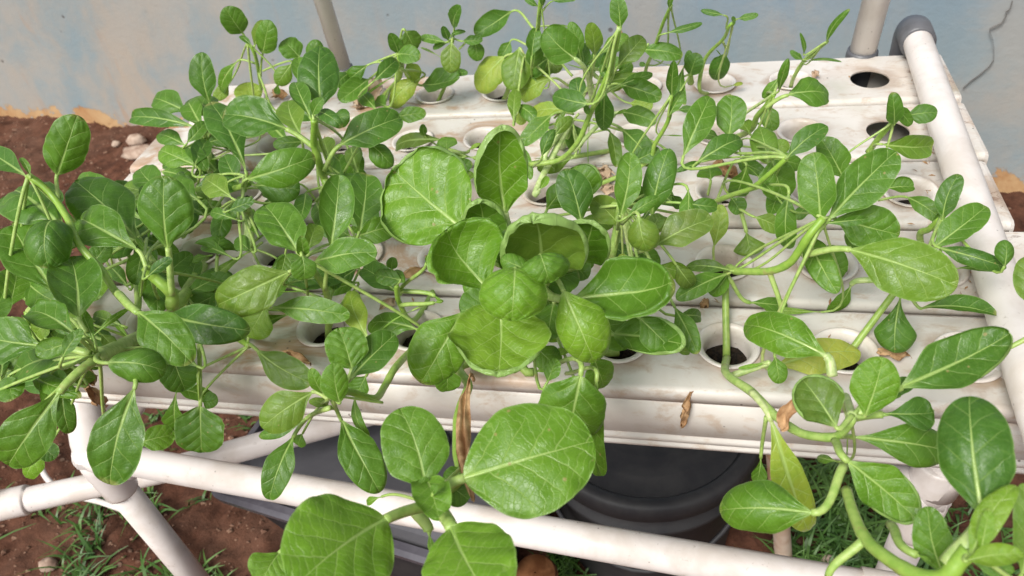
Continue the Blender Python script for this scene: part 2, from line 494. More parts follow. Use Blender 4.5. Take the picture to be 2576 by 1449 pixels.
def grass_material():
    s = NT('grass')
    n = s.noise(14, 3, .5, s.pos())
    s.l(s.mix(s.ramp(n, .3, .7), (0.035, 0.10, 0.013), (0.10, 0.20, 0.035)), s.b.inputs['Base Color'])
    s.b.inputs['Roughness'].default_value = 0.5
    return s.m
M_GRASS = grass_material()

# ------------------------------------------------------------------ ground and wall
GZ = -0.62
def gh(x, y):
    return (noise.noise(Vector((x * 5, y * 5, 0))) * 0.018 + noise.noise(Vector((x * 17, y * 17, 3))) * 0.012
            + noise.noise(Vector((x * 45, y * 45, 8))) * 0.013)
def build_ground():
    def axis(lo, hi, step, far):
        a = list(np.arange(lo, hi + 1e-6, step))
        pre, d, x = [], step, lo
        while x > -far:
            d *= 1.5; x -= d; pre.append(x)
        post, d, x = [], step, hi
        while x < far:
            d *= 1.5; x += d; post.append(x)
        return pre[::-1] + a + post
    X = axis(-2.4, 1.2, 0.011, 60); Y = axis(-0.9, 1.25, 0.011, 60)
    V = []
    for yy in Y:
        for xx in X:
            inn = -2.6 < xx < 1.4 and -1.2 < yy < 1.5
            V.append((xx, yy, GZ + (gh(xx, yy) if inn else 0)))
    nx = len(X)
    F = [(j * nx + i, j * nx + i + 1, (j + 1) * nx + i + 1, (j + 1) * nx + i) for j in range(len(Y) - 1) for i in range(nx - 1)]
    tag(mesh('ground', V, F, M_SOIL), kind='structure')
build_ground()

WA, WB = at(0, 287, GZ), at(2576, 490, GZ)
wd_ = (WB - WA); wd_.z = 0; wd_.normalize()
wn_ = Vector((wd_.y, -wd_.x, 0))          # towards the camera side
if wn_.y > 0: wn_ = -wn_
def build_wall():
    a = WA - wd_ * 6; b = WB + wd_ * 6
    t = -wn_ * 0.12
    z0, z1 = GZ - 0.3, GZ + 2.6
    nx, nz = 120, 40
    V, F = [], []
    for j in range(nz + 1):
        for i in range(nx + 1):
            p = a.lerp(b, i / nx); z = z0 + (z1 - z0) * j / nz
            V.append(p.xy.to_3d() + Vector((0, 0, z)) + wn_ * noise.noise(Vector((p.x * 2, p.y * 2, z * 2))) * 0.006)
    for j in range(nz):
        for i in range(nx):
            k = j * (nx + 1) + i
            F.append((k, k + 1, k + nx + 2, k + nx + 1))
    n0 = len(V)
    for p in (a, b):
        for z in (z0, z1):
            V.append(p.xy.to_3d() + t + Vector((0, 0, z)))
    F += [(n0 + 2, n0, n0 + 1, n0 + 3), (nz * (nx + 1), nz * (nx + 1) + nx, n0 + 3, n0 + 1)]
    o = mesh('wall', V, F, M_WALL)
    tag(o, 'weathered pale blue plaster wall with beige stains behind the rack', 'wall')
    # hairline crack as a thin sunken strip on the right
    def onwall(x, y):
        d = RM.T @ np.array([(x - 1288) / FPX, (y - 724.5) / FPX, 1.0]); d = Vector(d)
        tt = (WA - CAM).dot(wn_) / d.dot(wn_)
        return CAM + d * tt
    pts = [(2546, 0), (2541, 20), (2530, 28), (2531, 38), (2520, 55), (2490, 70), (2489, 78), (2497, 95), (2500, 120), (2499, 150), (2488, 165), (2465, 185), (2440, 203), (2422, 220)]
    P = [onwall(*q) for q in pts]
    V, F = [], []
    for i, p in enumerate(P):
        ww = 0.0005 if i < 5 else 0.00022
        V += [p + wn_ * 0.0062 - wd_ * ww, p + wn_ * 0.0062 + wd_ * ww, p + wn_ * 0.002 + wd_ * ww, p + wn_ * 0.002 - wd_ * ww]
        if i:
            k = i * 4
            for q in range(4):
                F.append((k - 4 + q, k - 4 + (q + 1) % 4, k + (q + 1) % 4, k + q))
    mesh('crack', V, F, M_CRACK, o, smooth=False)
    return onwall
onwall = build_wall()

# ------------------------------------------------------------------ growing channels
GLINES = [((1059, 193), (2377, 133)), ((1072, 300), (2384, 257)), ((925, 425), (2480, 403)),
          ((767, 563), (2543, 581)), ((467, 723), (2317, 793)), ((510, 913), (1717, 986))]
def gl(i):
    A, B = at(*GLINES[i][0], 0), at(*GLINES[i][1], 0)
    s = (B.y - A.y) / (B.x - A.x)
    return lambda x: A.y + s * (x - A.x)
HX = lambda j: -0.196 + 0.0965 * j
ROWN = ['back', 'second', 'third', 'fourth', 'front']
ENDS = [(-0.555, 0.476), (-0.585, 0.474), (-0.575, 0.466), (-0.50, 0.480), (-0.515, 0.482)]
JMIN = [-3, -3, -3, -2, -2]
HOLE_R = 0.0235
def hole_pos(r, j):
    x = HX(j)
    return Vector((x, 0.5 * (gl(r)(x) + gl(r + 1)(x)) + 0.002, 0))
def build_gutter(r):
    x0, x1 = ENDS[r]
    yb, yf = gl(r), gl(r + 1)
    gap_b = 0.0015
    gap_f = 0.011 if r < 4 else 0.0
    lip = 0.006
    YB = lambda x: yb(x) - gap_b
    YF = lambda x: yf(x) + gap_f + lip
    root = empty('growing_channel', ((x0 + x1) / 2, (YB(0) + YF(0)) / 2, -0.074),
                 {0: 'white plastic growing channel at the back, nearest the wall', 1: 'white growing channel second from the wall, with an open hole at its right end',
                  2: 'white growing channel in the middle of the five', 3: 'white growing channel just behind the front one',
                  4: 'front white growing channel whose tall front face and groove are in view'}[r], 'growing channel', 'five white growing channels of the rack')
    off = root.location
    V, F = [], []
    n = 32
    js = [j for j in range(JMIN[r], 7)]
    # cells
    edges = [x0]
    for j in js[:-1]: edges.append(HX(j) + 0.0965 / 2)
    edges[0] = x0
    bounds = []
    for k, j in enumerate(js):
        a = x0 if k == 0 else HX(j) - 0.0965 / 2
        b = HX(j) + 0.0965 / 2 if k < len(js) - 1 else HX(j) + 0.04
        bounds.append((a, b, j))
    for a, b, j in bounds:
        c = hole_pos(r, j)
        i0 = len(V)
        for k in range(n):
            an = 2 * math.pi * k / n
            V.append(Vector((c.x + HOLE_R * math.cos(an), c.y + HOLE_R * math.sin(an), -0.0005)))
        for k in range(n):   # outer rectangle points
            an = 2 * math.pi * (k) / n
            dx, dy = math.cos(an), math.sin(an)
            # intersect with rectangle
            tx = ((b - c.x) if dx > 0 else (c.x - a)) / max(abs(dx), 1e-6)
            yb_, yf_ = YB(c.x), YF(c.x)
            ty = ((yb_ - c.y) if dy > 0 else (c.y - yf_)) / max(abs(dy), 1e-6)
            t = min(tx, ty)
            px, py = c.x + dx * t, c.y + dy * t
            if ty <= tx: py = YB(px) if dy > 0 else YF(px)
            V.append(Vector((px, py, 0)))
        for k in range(n):
            k2 = (k + 1) % n
            F.append((i0 + k, i0 + n + k, i0 + n + k2, i0 + k2))
        # corners
        for (cx, fy, q0) in ((b, YB, None), (a, YB, None), (a, YF, None), (b, YF, None)):
            ci = len(V); V.append(Vector((cx, fy(cx), 0)))
            # the ring segment whose two ends lie on the two different sides
            best = None
            for k in range(n):
                k2 = (k + 1) % n
                p, q = V[i0 + n + k], V[i0 + n + k2]
                onx = lambda u: abs(u.x - cx) < 1e-5
                ony = lambda u: abs(u.y - fy(u.x)) < 1e-5
                if (onx(p) and ony(q) and not onx(q)) or (onx(q) and ony(p) and not onx(p)):
                    F.append((i0 + n + k, ci, i0 + n + k2))
        # hole wall
        w0 = len(V)
        for k in range(n):
            v = V[i0 + k]; V.append(Vector((v.x, v.y, -0.0025)))
        for k in range(n):
            k2 = (k + 1) % n
            F.append((i0 + k2, w0 + k2, w0 + k, i0 + k))
    # plain end piece on the right
    last = bounds[-1][1]
    i0 = len(V)
    V += [Vector((last, YB(last), 0)), Vector((x1, YB(x1), 0)), Vector((x1, YF(x1), 0)), Vector((last, YF(last), 0))]
    F.append((i0 + 3, i0 + 2, i0 + 1, i0))
    V = [v - off for v in V]
    cover = mesh('cover', V, F, M_GUT, root, smooth=False)
    # front and back rims of the cover (rounded lip) and end caps
    def profile_strip(name, prof, yfun, mat, xs=None):
        """prof: list of (dy,z) swept along x"""
        xs = xs or list(np.linspace(x0, x1, 25))
        V, F = [], []
        for x in xs:
            for dy, z in prof: V.append(Vector((x, yfun(x) + dy, z)) - off)
        m_ = len(prof)
        for i in range(len(xs) - 1):
            for k in range(m_ - 1):
                F.append((i * m_ + k, i * m_ + k + 1, (i + 1) * m_ + k + 1, (i + 1) * m_ + k))
        return mesh(name, V, F, mat, root, smooth=True)
    R_ = lip
    prof = [(0, 0)] + [(-R_ * math.sin(a), -R_ * (1 - math.cos(a))) for a in np.linspace(0.15, math.pi / 2, 6)]
    g_ = -0.0140 if r == 4 else -0.0100
    prof += [(-R_, g_), (-R_ + 0.0058, g_ - .0004), (-R_ + 0.0058, g_ - .0024)]
    profile_strip('lip', prof, YF, M_GUT)
    # trough side below the lip
    tp = [(-R_ + 0.0058, g_ - .0024), (-R_ - 0.0002, g_ - .0028), (-R_ - 0.0002, -0.0600), (-R_ + 0.0012, -0.0606), (-R_ + 0.0012, -0.0635), (-R_ - 0.0012, -0.0642),
          (-R_ - 0.0012, -0.0700), (-R_ + 0.0004, -0.0706), (-R_ + 0.0004, -0.0728), (-R_ - 0.0018, -0.0733), (-R_ - 0.0018, -0.0775), (0.0, -0.0780)]
    profile_strip('front_side', tp, YF, M_GUT)
    # back side, bottom
    bp = [(-0.0, 0), (0.0, -0.078)]
    profile_strip('back_side', bp[::-1], YB, M_GUT)
    V = [Vector((x0, YB(x0), -0.078)) - off, Vector((x1, YB(x1), -0.078)) - off, Vector((x1, YF(x1) - lip, -0.078)) - off, Vector((x0, YF(x0) - lip, -0.078)) - off]
    V += [v + Vector((0, 0, 0.004)) for v in V]
    mesh('base', V, [(0, 1, 2, 3), (7, 6, 5, 4)], [M_GUTIN], root, smooth=False)
    for x, sg in ((x0, -1), (x1, 1)):
        V = []
        prf = [(YB(x), 0.0), (YF(x), 0.0), (YF(x) - lip * .7, -lip * .3), (YF(x) - lip, -lip), (YF(x) - lip, -0.077), (YB(x), -0.077)]
        for dx, sh in ((0.0, 0.0), (sg * 0.004, 0.0015)):
            cy = (YB(x) + YF(x)) / 2
            for y_, z_ in prf:
                V.append(Vector((x + dx, cy + (y_ - cy) * (1 - sh * 12), z_ - (sh if z_ > -0.02 else -sh))) - off)
        F = [tuple(range(6, 12)) if sg > 0 else tuple(range(11, 5, -1))]
        F.append(tuple(range(6)) if sg < 0 else tuple(range(5, -1, -1)))
        for k in range(6):
            F.append((k, (k + 1) % 6, 6 + (k + 1) % 6, 6 + k))
        mesh('end_cap', V, F, M_GUT, root, smooth=False)
for r in range(5): build_gutter(r)

# ------------------------------------------------------------------ net pots
def build_pot_meshes():
    prof = [(0.0212, -0.036), (0.0224, -0.004), (0.0228, 0.0015), (0.0272, 0.0022), (0.0278, 0.0030), (0.0275, 0.0038), (0.0262, 0.0042), (0.0245, 0.0036),
            (0.0215, 0.0012), (0.0205, -0.006), (0.0192, -0.036)]
    return prof
ORD = ['', 'rightmost', 'second from the right', 'third from the right', 'fourth from the right', 'fifth from the right', 'sixth from the right',
       'seventh from the right', 'eighth from the right', 'ninth from the right', 'tenth from the right', 'eleventh from the right']
pots = {}
def make_pot_parts():
    V, F = lathe(build_pot_meshes(), 40)
    me = bpy.data.meshes.new('net_pot'); me.from_pydata([tuple(v) for v in V], [], F); me.update()
    me.polygons.foreach_set('use_smooth', [True] * len(me.polygons)); me.materials.append(M_POT)
    V, F = [], []
    for i in range(7):
        for k in range(20):
            a = 2 * math.pi * k / 20; r = 0.0198 * i / 6
            V.append((r * math.cos(a), r * math.sin(a), -0.018 + random.uniform(-1, 1) * 0.003))
    for i in range(6):
        for k in range(20):
            F.append((i * 20 + k, (i + 1) * 20 + k, (i + 1) * 20 + (k + 1) % 20, i * 20 + (k + 1) % 20))
    md = bpy.data.meshes.new('growing_medium'); md.from_pydata(V, [], F); md.update(); md.materials.append(M_MED)
    # black net bottom
    return me, md
PM, PD = make_pot_parts()
for r in range(5):
    nopot = {(0, 6), (1, 6)}
    idx = 0
    for j in range(6, JMIN[r] - 1, -1):
        if (r, j) in nopot: continue
        idx += 1
        h = hole_pos(r, j)
        o = bpy.data.objects.new('net_pot', PM); col.objects.link(o); o.location = h
        o.rotation_euler = (random.uniform(-.05, .05), random.uniform(-.05, .05), random.uniform(0, 6))
        tag(o, 'white net pot in the %s channel, %s' % (ROWN[r], ORD[idx]), 'net pot', 'white net pots standing in the channel holes')
        g = bpy.data.objects.new('growing_medium', PD); col.objects.link(g); g.parent = o
        g.location = (0, 0, random.uniform(-0.008, 0.002))

# ------------------------------------------------------------------ pipes, fittings
PR = 0.0172
FZ = -0.18
def frame_and_pipes():
    cl = at(228, 1150, FZ); fr0 = at(367, 1166, FZ); fr1 = at(1625, 1386, FZ)
    d = (fr1 - fr0).normalized()
    p0 = cl + d * 0.0; 
    p0 = fr0 - d * ((fr0 - cl).dot(d))
    p1 = fr0 + d * 1.04
    root = empty('rack_frame', p0.lerp(p1, .5), 'frame of pale pvc pipes and corner fittings carrying the growing channels', 'pipe frame')
    off = root.location
    def part(name, path, rad, mat=M_PVC, n=28):
        V, F = tube_data([Vector(p) for p in path], rad, n)
        return mesh(name, [v - off for v in V], F, mat, root)
    part('front_rail', [p0, p1], PR)
    # left corner: leg, back stub, short riser
    part('leg', [p0 + Vector((0, 0, -0.03)), Vector((p0.x, p0.y, GZ - .02))], PR * 1.02)
    fit = PR * 1.22
    V, F = [], []
    def add(path, rad, n=28):
        v, f = tube_data([Vector(p) for p in path], rad, n)
        k = len(V); V.extend([q - off for q in v]); F.extend([tuple(i + k for i in g) for g in f])
    bk = Vector((0.10, 1, 0)).normalized()
    def fitting(p, arms):
        V.clear(); F.clear()
        for a, L in arms:
            a = a.normalized()
            add([p - a * fit * .6, p + a * fit * 0.8, p + a * (L - .003), p + a * L, p + a * L], [fit * .9, fit * 1.04, fit, fit * .97, PR])
        return mesh('corner_fitting', list(V), list(F), M_PVC, root)
    fitting(p0, [(d, 0.062), (Vector((0, 0, -1)), 0.075), (Vector((-.12, 0.55, .75)), 0.070), (bk, 0.062)])
    part('side_rail', [p0, p0 + bk * 0.62], PR)
    part('riser', [p0, p0 + Vector((-.12, 0.55, .75)).normalized() * 0.12], PR)
    # right corner
    q = at(2335, 1235, FZ)
    fitting(q, [(Vector((0, 0, -1)), 0.07), (Vector((0, 0, 1)), 0.05), (bk, 0.05), (-d, 0.05)])
    part('leg', [q, Vector((q.x, q.y, GZ - .02))], PR * 1.02)
    part('side_rail', [q, q + bk * 0.60], PR)
    part('riser', [q, at(2562, 930, 0.0)], PR)
    part('coupling', [at(2335, 1235, FZ).lerp(at(2562, 930, 0), .06), at(2335, 1235, FZ).lerp(at(2562, 930, 0), .34)], [PR * 1.3, PR * 1.12])
    mesh_c = part('coupling', [p0 + d * 0.845, p0 + d * 0.93], PR * 1.12)
    return p0, q, d
P0, Q0, FD = frame_and_pipes()

# manifold pipe crossing over the right ends of the channels
def side_pipe():
    a = at(2304, 92, 0.026); b = at(2570, 883, 0.026)
    dd = (b - a).normalized()
    root = empty('supply_pipe', a.lerp(b, .5), 'long pale pvc pipe lying across the right ends of the channels', 'pipe')
    off = root.location
    V, F = tube_data([a - dd * .005, a, b, b + dd * 0.16], PR, 28)
    mesh('pipe', [v - off for v in V], F, M_PVC, root)
    # black elbow: socket around the pipe end, bending down
    back = -dd
    e0 = a + dd * 0.020; e1 = a + back * 0.012
    path = [e0, e0 + back * 0.001, e1] + [e1 + back * (0.016 * math.sin(t)) + Vector((0, 0, -0.018 * (1 - math.cos(t)))) for t in np.linspace(0.2, math.pi / 2, 6)]
    last = path[-1]
    path += [last + Vector((0, 0, -0.03)), last + Vector((0, 0, -0.075))]
    rr = [PR * 1.05, PR * 1.24] + [PR * 1.24] * (len(path) - 2)
    V, F = tube_data(path, rr, 28)
    mesh('elbow', [v - off for v in V], F, M_GREY, root)
side_pipe()

def post(top, base, z0, rad, label, jointed=True, name='support_post'):
    b = at(*base, z0)
    # point along photo line on the same vertical plane facing the camera
    d = RM.T @ np.array([(top[0] - 1288) / FPX, (top[1] - 724.5) / FPX, 1.0]); d = Vector(d)
    nrm = Vector((CAM.x - b.x, CAM.y - b.y, 0)).normalized()
    t = (b - CAM).dot(nrm) / d.dot(nrm)
    tp = CAM + d * t
    up = (tp - b).normalized()
    root = empty(name, b, label, 'post')
    V, F = tube_data([b, b + up * 1.1], rad, 24)
    mesh('pipe', [v - b for v in V], F, M_POST, root)
    V, F = tube_data([b - up * .10, b + up * 0.002, b + up * 0.007, b + up * .007], [rad * 1.2, rad * 1.2, rad * 1.16, rad], 24)
    mesh('socket', [v - b for v in V], F, M_GREY, root)
post((2204, 0), (2168, 138), -0.004, PR * .98, 'thick pale pvc post behind the right end of the rack, in a dark socket')
post((811, 0), (866, 178), -0.0, 0.0125, 'thinner white pvc post behind the rack left of centre')

# lower drain pipe
def drain():
    z = -0.31
    a = at(-120, 1290, z); a2 = at(75, 1256, z); b = at(430, 1180, z - .01); c = at(900, 1050, z - .015); e = at(1300, 930, z - .02)
    root = empty('drain_pipe', b, 'pale pvc drain pipe running under the rack behind the front rail', 'pipe')
    V, F = tube_data([a, a2, b, c, e], PR * 1.0, 28)
    mesh('pipe', [v - b for v in V], F, M_PVC, root)
    dd = (b - a2).normalized()
    k = at(72, 1256, z)
    V, F = tube_data([k - dd * 0.05, k - dd * .003, k, k], [PR * 1.2, PR * 1.2, PR * 1.14, PR], 28)
    mesh('coupling', [v - b for v in V], F, M_PVC, root)
    k2 = k - dd * 0.06
    V, F = tube_data([k2 + Vector((0, 0, .07)), k2 + Vector((0, 0, -.02))], [PR * 1.18, PR * 1.2], 28)
    mesh('tee', [v - b for v in V], F, M_PVC, root)
    # brown coupling half way
    k3 = at(1165 * 0 + 868, 1118 - 50, z - .015)
drain()

# ------------------------------------------------------------------ tub, box, jug, pole, hose, string
def tub():
    c = at(1622, 1040, -0.34)
    root = empty('water_tub', (c.x, c.y, GZ), 'large round black plastic water tub with a ridged lid under the rack', 'tub')
    R0 = 0.157
    prof = [(0.001, 0.004)]
    for rr in (0.045, 0.075, 0.105, 0.135):
        prof += [(rr - .004, 0.004), (rr - .002, 0.0043), (rr + .002, 0.0043), (rr + .004, 0.004)]
    prof += [(R0 - .022, 0.004), (R0 - .016, 0.011), (R0 - .004, 0.012), (R0, 0.008), (R0 + .001, -0.016), (R0 - .004, -0.019), (R0 - .008, -0.017)]
    h = c.z - GZ
    V, F = lathe(prof, 72)
    mesh('lid', [v + Vector((0, 0, h)) for v in V], [f[::-1] for f in F], M_BLACK, root)
    prof = [(R0 - .009, h - .012), (R0 - .012, h - .05), (R0 - .006, h - .053), (R0 - .006, h - .062), (R0 - .014, h - .066), (R0 - .03, 0.0)]
    V, F = lathe(prof, 72)
    mesh('body', V, [f[::-1] for f in F], M_BLACK, root)
    # bail handle hanging on the front
    P = []
    for t in np.linspace(-0.95, 0.95, 16):
        a = -math.pi / 2 + t
        P.append(Vector(((R0 + .006) * math.cos(a), (R0 + .006) * math.sin(a), h - .04 - .09 * math.cos(t * 1.6))))
    V, F = tube_data(P, 0.0035, 8)
    mesh('handle', V, F, M_BLACK, root)
tub()

def box():
    z = -0.40
    fl = at(520, 1232, z); fr_ = at(1062, 1400, z)
    d = (fr_ - fl).normalized(); bkv = Vector((-d.y, d.x, 0))
    Wd, Dp = 0.46, 0.34
    root = empty('storage_box', fl + d * Wd / 2 + bkv * Dp / 2 + Vector((0, 0, GZ - z)), 'grey lidded plastic storage box under the rack beside the tub', 'storage box')
    off = root.location
    def ring(inset, zz, rc=0.03, n=6):
        pts = []
        cs = [(inset + rc, inset + rc, math.pi), (Wd - inset - rc, inset + rc, 1.5 * math.pi), (Wd - inset - rc, Dp - inset - rc, 0), (inset + rc, Dp - inset - rc, .5 * math.pi)]
        for cx, cy, a0 in cs:
            for k in range(n + 1):
                a = a0 + k / n * math.pi / 2
                p = fl + d * (cx + rc * math.cos(a)) + bkv * (cy + rc * math.sin(a)); p.z = zz
                pts.append(p)
        return pts
    def loft(name, rings, mat, cap=False):
        V, F = [], []
        for R_ in rings: V += [p - off for p in R_]
        n = len(rings[0])
        for i in range(len(rings) - 1):
            for k in range(n):
                F.append((i * n + k, i * n + (k + 1) % n, (i + 1) * n + (k + 1) % n, (i + 1) * n + k))
        if cap: F.append(tuple((len(rings) - 1) * n + k for k in range(n)))
        return mesh(name, V, F, mat, root, smooth=False)
    loft('lid_rim', [ring(.004, z - .02), ring(-.004, z - .018), ring(-.006, z - .006), ring(.0, z), ring(.010, z + .002), ring(.013, z - .006)], M_RIM)
    loft('lid', [ring(.0135, z - .007), ring(.03, z - .006), ring(.04, z + .008), ring(.05, z + .010)], M_BOX, True)
    loft('body', [ring(.05, GZ), ring(.012, z - .02)], M_BLACK)
    # round hole in the lid, its dark inside drawn as a closed black disc
    h = at(1097, 1112, z + .014)
    V, F = lathe([(0.021, -.004), (0.021, 0.001), (0.019, 0.002), (0.0165, 0.001), (0.0165, -0.003), (0.0005, -0.003)], 32)
    mesh('pump_hole', [v + h - off for v in V], F, M_BLACK, root)
box()

def jug():
    c = at(1346, 1440, -0.45)
    V, F = lathe([(0.001, 0.0), (0.026, 0.0)] + [(0.029 + 0.0016 * math.sin(z * 900 / 1.0), -z) for z in np.linspace(0.004, 0.155, 90)], 36)
    o = mesh('corrugated_hose', V, [f[::-1] for f in F], M_AMBER, loc=c)
    tag(o, 'amber brown corrugated plastic pipe standing between the box and the tub', 'pipe')
jug()
def pole():
    a = at(1948, 1080, -0.22); b = at(1966, 1440, GZ)
    b = at(1972, 1420, GZ)
    tag(tube('prop_pole', [a.lerp(b, t) for t in np.linspace(0, 1, 8)], [0.0125, .0118, .0122, .0117, .0124, .012, .0125, .013], M_WOOD, loc=b),
        'stained pale wooden pole standing in the grass behind the front rail', 'pole')
pole()
def hose():
    z = GZ + .035
    pts = [at(120, 1050, z), at(103, 1140, z), at(112, 1195, z), at(165, 1240, z), at(260, 1265, z), at(365, 1308, z), at(425, 1360, z), at(462, 1410, z), at(485, 1465, z), at(480, 1600, z)]
    tag(tube('hose', bez(pts, 60), 0.0052, M_PVC, loc=pts[2], n=12), 'thin white water hose looping over the soil at lower left', 'hose')
hose()
def string():
    a = onwall(1528, -60); b = onwall(1566, 112)
    p = CAM.lerp(a, .8); q = CAM.lerp(b, .8)
    pts = [p.lerp(q, t) + Vector((0.002 * math.sin(t * 9), 0, 0)) for t in np.linspace(-0.6, 1, 20)]
    tag(tube('string', pts, 0.0028, M_STRING, n=8, loc=q), 'orange string hanging behind the rear plants', 'string')
string()

def rock(name, c, r, mat, seed, sq=(1, 1, .6)):
    V, F = [], []
    n, m_ = 10, 7
    for i in range(m_ + 1):
        ph = math.pi * i / m_
        for k in range(n):
            a = 2 * math.pi * k / n
            p = Vector((math.sin(ph) * math.cos(a), math.sin(ph) * math.sin(a), math.cos(ph)))
            f = 1 + 0.45 * noise.noise(p * 1.6 + Vector((seed * 3.1, 0, 0)))
            V.append(Vector((p.x * r * f * sq[0], p.y * r * f * sq[1], p.z * r * f * sq[2])))
    for i in range(m_):
        for k in range(n):
            F.append((i * n + k, (i + 1) * n + k, (i + 1) * n + (k + 1) % n, i * n + (k + 1) % n))
    return mesh(name, V, F, mat, loc=c)
ROCKS = [((350, 383), 0.035, (1.9, .8, .5), 'long pale stone on the soil beside the left end of the rack'),
         ((343, 352), 0.028, (1.2, .8, .6), 'pinkish stone on the soil just behind the long pale one'),
         ((292, 362), 0.014, (1, 1, .7), 'small yellowish stone lying on the bare soil near the wall'),
         ((120, 1420), 0.015, (1.2, .9, .6), 'reddish stone in the grass at lower left'),
         ((2248, 1222), 0.016, (1, .9, .7), 'small pinkish stone in the grass by the right leg'),
         ((2080, 1412), 0.014, (1, .9, .7), 'pale pebble in the grass behind the front rail')]
for i, (p, r, sq, lb) in enumerate(ROCKS):
    c = at(*p, GZ + r * .3)
    tag(rock('stone', c, r, M_STONE, i + 1, sq), lb, 'stone')
def gravel():
    V, F = [], []
    rnd = random.Random(4)
    for _ in range(900):
        if rnd.random() < .5: c = at(rnd.uniform(-60, 700), rnd.uniform(1020, 1500), GZ)
        else: c = at(rnd.uniform(-80, 420), rnd.uniform(295, 560), GZ)
        r = rnd.choice([.002, .002, .003, .003, .004, .006])
        c.z += gh(c.x, c.y) + r * .3
        k = len(V)
        for dx, dy, dz in ((1, 0, 0), (0, 1, 0), (-1, 0, 0), (0, -1, 0), (0, 0, .8), (0, 0, -.8)):
            V.append(c + Vector((dx, dy, dz)) * r * rnd.uniform(.6, 1.3))
        for a, b in ((0, 1), (1, 2), (2, 3), (3, 0)):
            F += [(k + a, k + b, k + 4), (k + b, k + a, k + 5)]
    tag(mesh('gravel', V, F, M_CLOD, smooth=False), 'small clods and gravel scattered over the red soil', 'gravel', kind='stuff')
gravel()

def grass():
    rnd = random.Random(11)
    V, F = [], []
    tufts = []
    for _ in range(170): tufts.append((rnd.uniform(-40, 560), rnd.uniform(1230, 1500), rnd.uniform(.6, 1)))
    for _ in range(26): tufts.append((rnd.uniform(330, 640), rnd.uniform(1000, 1130), .5))
    for _ in range(230): tufts.append((rnd.uniform(1960, 2330), rnd.uniform(1150, 1500), 1))
    for _ in range(40): tufts.append((rnd.uniform(1390, 1450), rnd.uniform(1380, 1480), .6))
    for _ in range(60): tufts.append((rnd.uniform(2200, 2700), rnd.uniform(1250, 1600), .7))
    for x, y, sc_ in tufts:
        if x < 560 and y > 1220 and noise.noise(Vector((x / 130, y / 130, 5))) < -0.08 + (0.0 if x < 420 else .25): continue
        c = at(x, y, GZ); c.z += gh(c.x, c.y)
        for _b in range(rnd.randint(3, 7)):
            a = rnd.uniform(0, 6.28); L = rnd.uniform(.02, .08) * sc_; lean = rnd.uniform(.5, 1.7)
            dr = Vector((math.cos(a), math.sin(a), 0)); sd_ = Vector((-dr.y, dr.x, 0))
            wd2 = rnd.uniform(.0014, .0034)
            b0 = c + Vector((rnd.uniform(-.012, .012), rnd.uniform(-.012, .012), 0))
            k = len(V)
            for i in range(5):
                t = i / 4
                p = b0 + dr * (L * lean * t ** 1.5 * .8) + Vector((0, 0, L * (t - lean * .42 * t * t)))
                ww = wd2 * (1 - t ** 2 * .95)
                V += [p - sd_ * ww, p + sd_ * ww + Vector((0, 0, .0006))]
            for i in range(4):
                F.append((k + 2 * i, k + 2 * i + 1, k + 2 * i + 3, k + 2 * i + 2))
    tag(mesh('grass', V, F, M_GRASS), 'sparse green grass growing on the red soil', 'grass', kind='stuff')
grass()
# ------------------------------------------------------------------ plants
def proj(p):
    c = RM @ np.array(p - CAM)
    return Vector((1288 + FPX * c[0] / c[2], 724.5 + FPX * c[1] / c[2]))

def smooth01(a, b, x):
    t = min(1, max(0, (x - a) / (b - a)))
    return t * t * (3 - 2 * t)

SHAPES = {'o': (2.12, .26, .44), 'r': (2.05, .62, .26), 'e': (2.08, .34, .38), 'n': (2.1, .14, .68), 't': (2.3, .06, .95), 'h': (2.0, .95, .10)}
def outline(v, sh):
    n, b, e = SHAPES[sh]
    return (1 - abs(2 * v - 1) ** n) ** (1 / n) * (b + (1 - b) * smooth01(0, e, v))

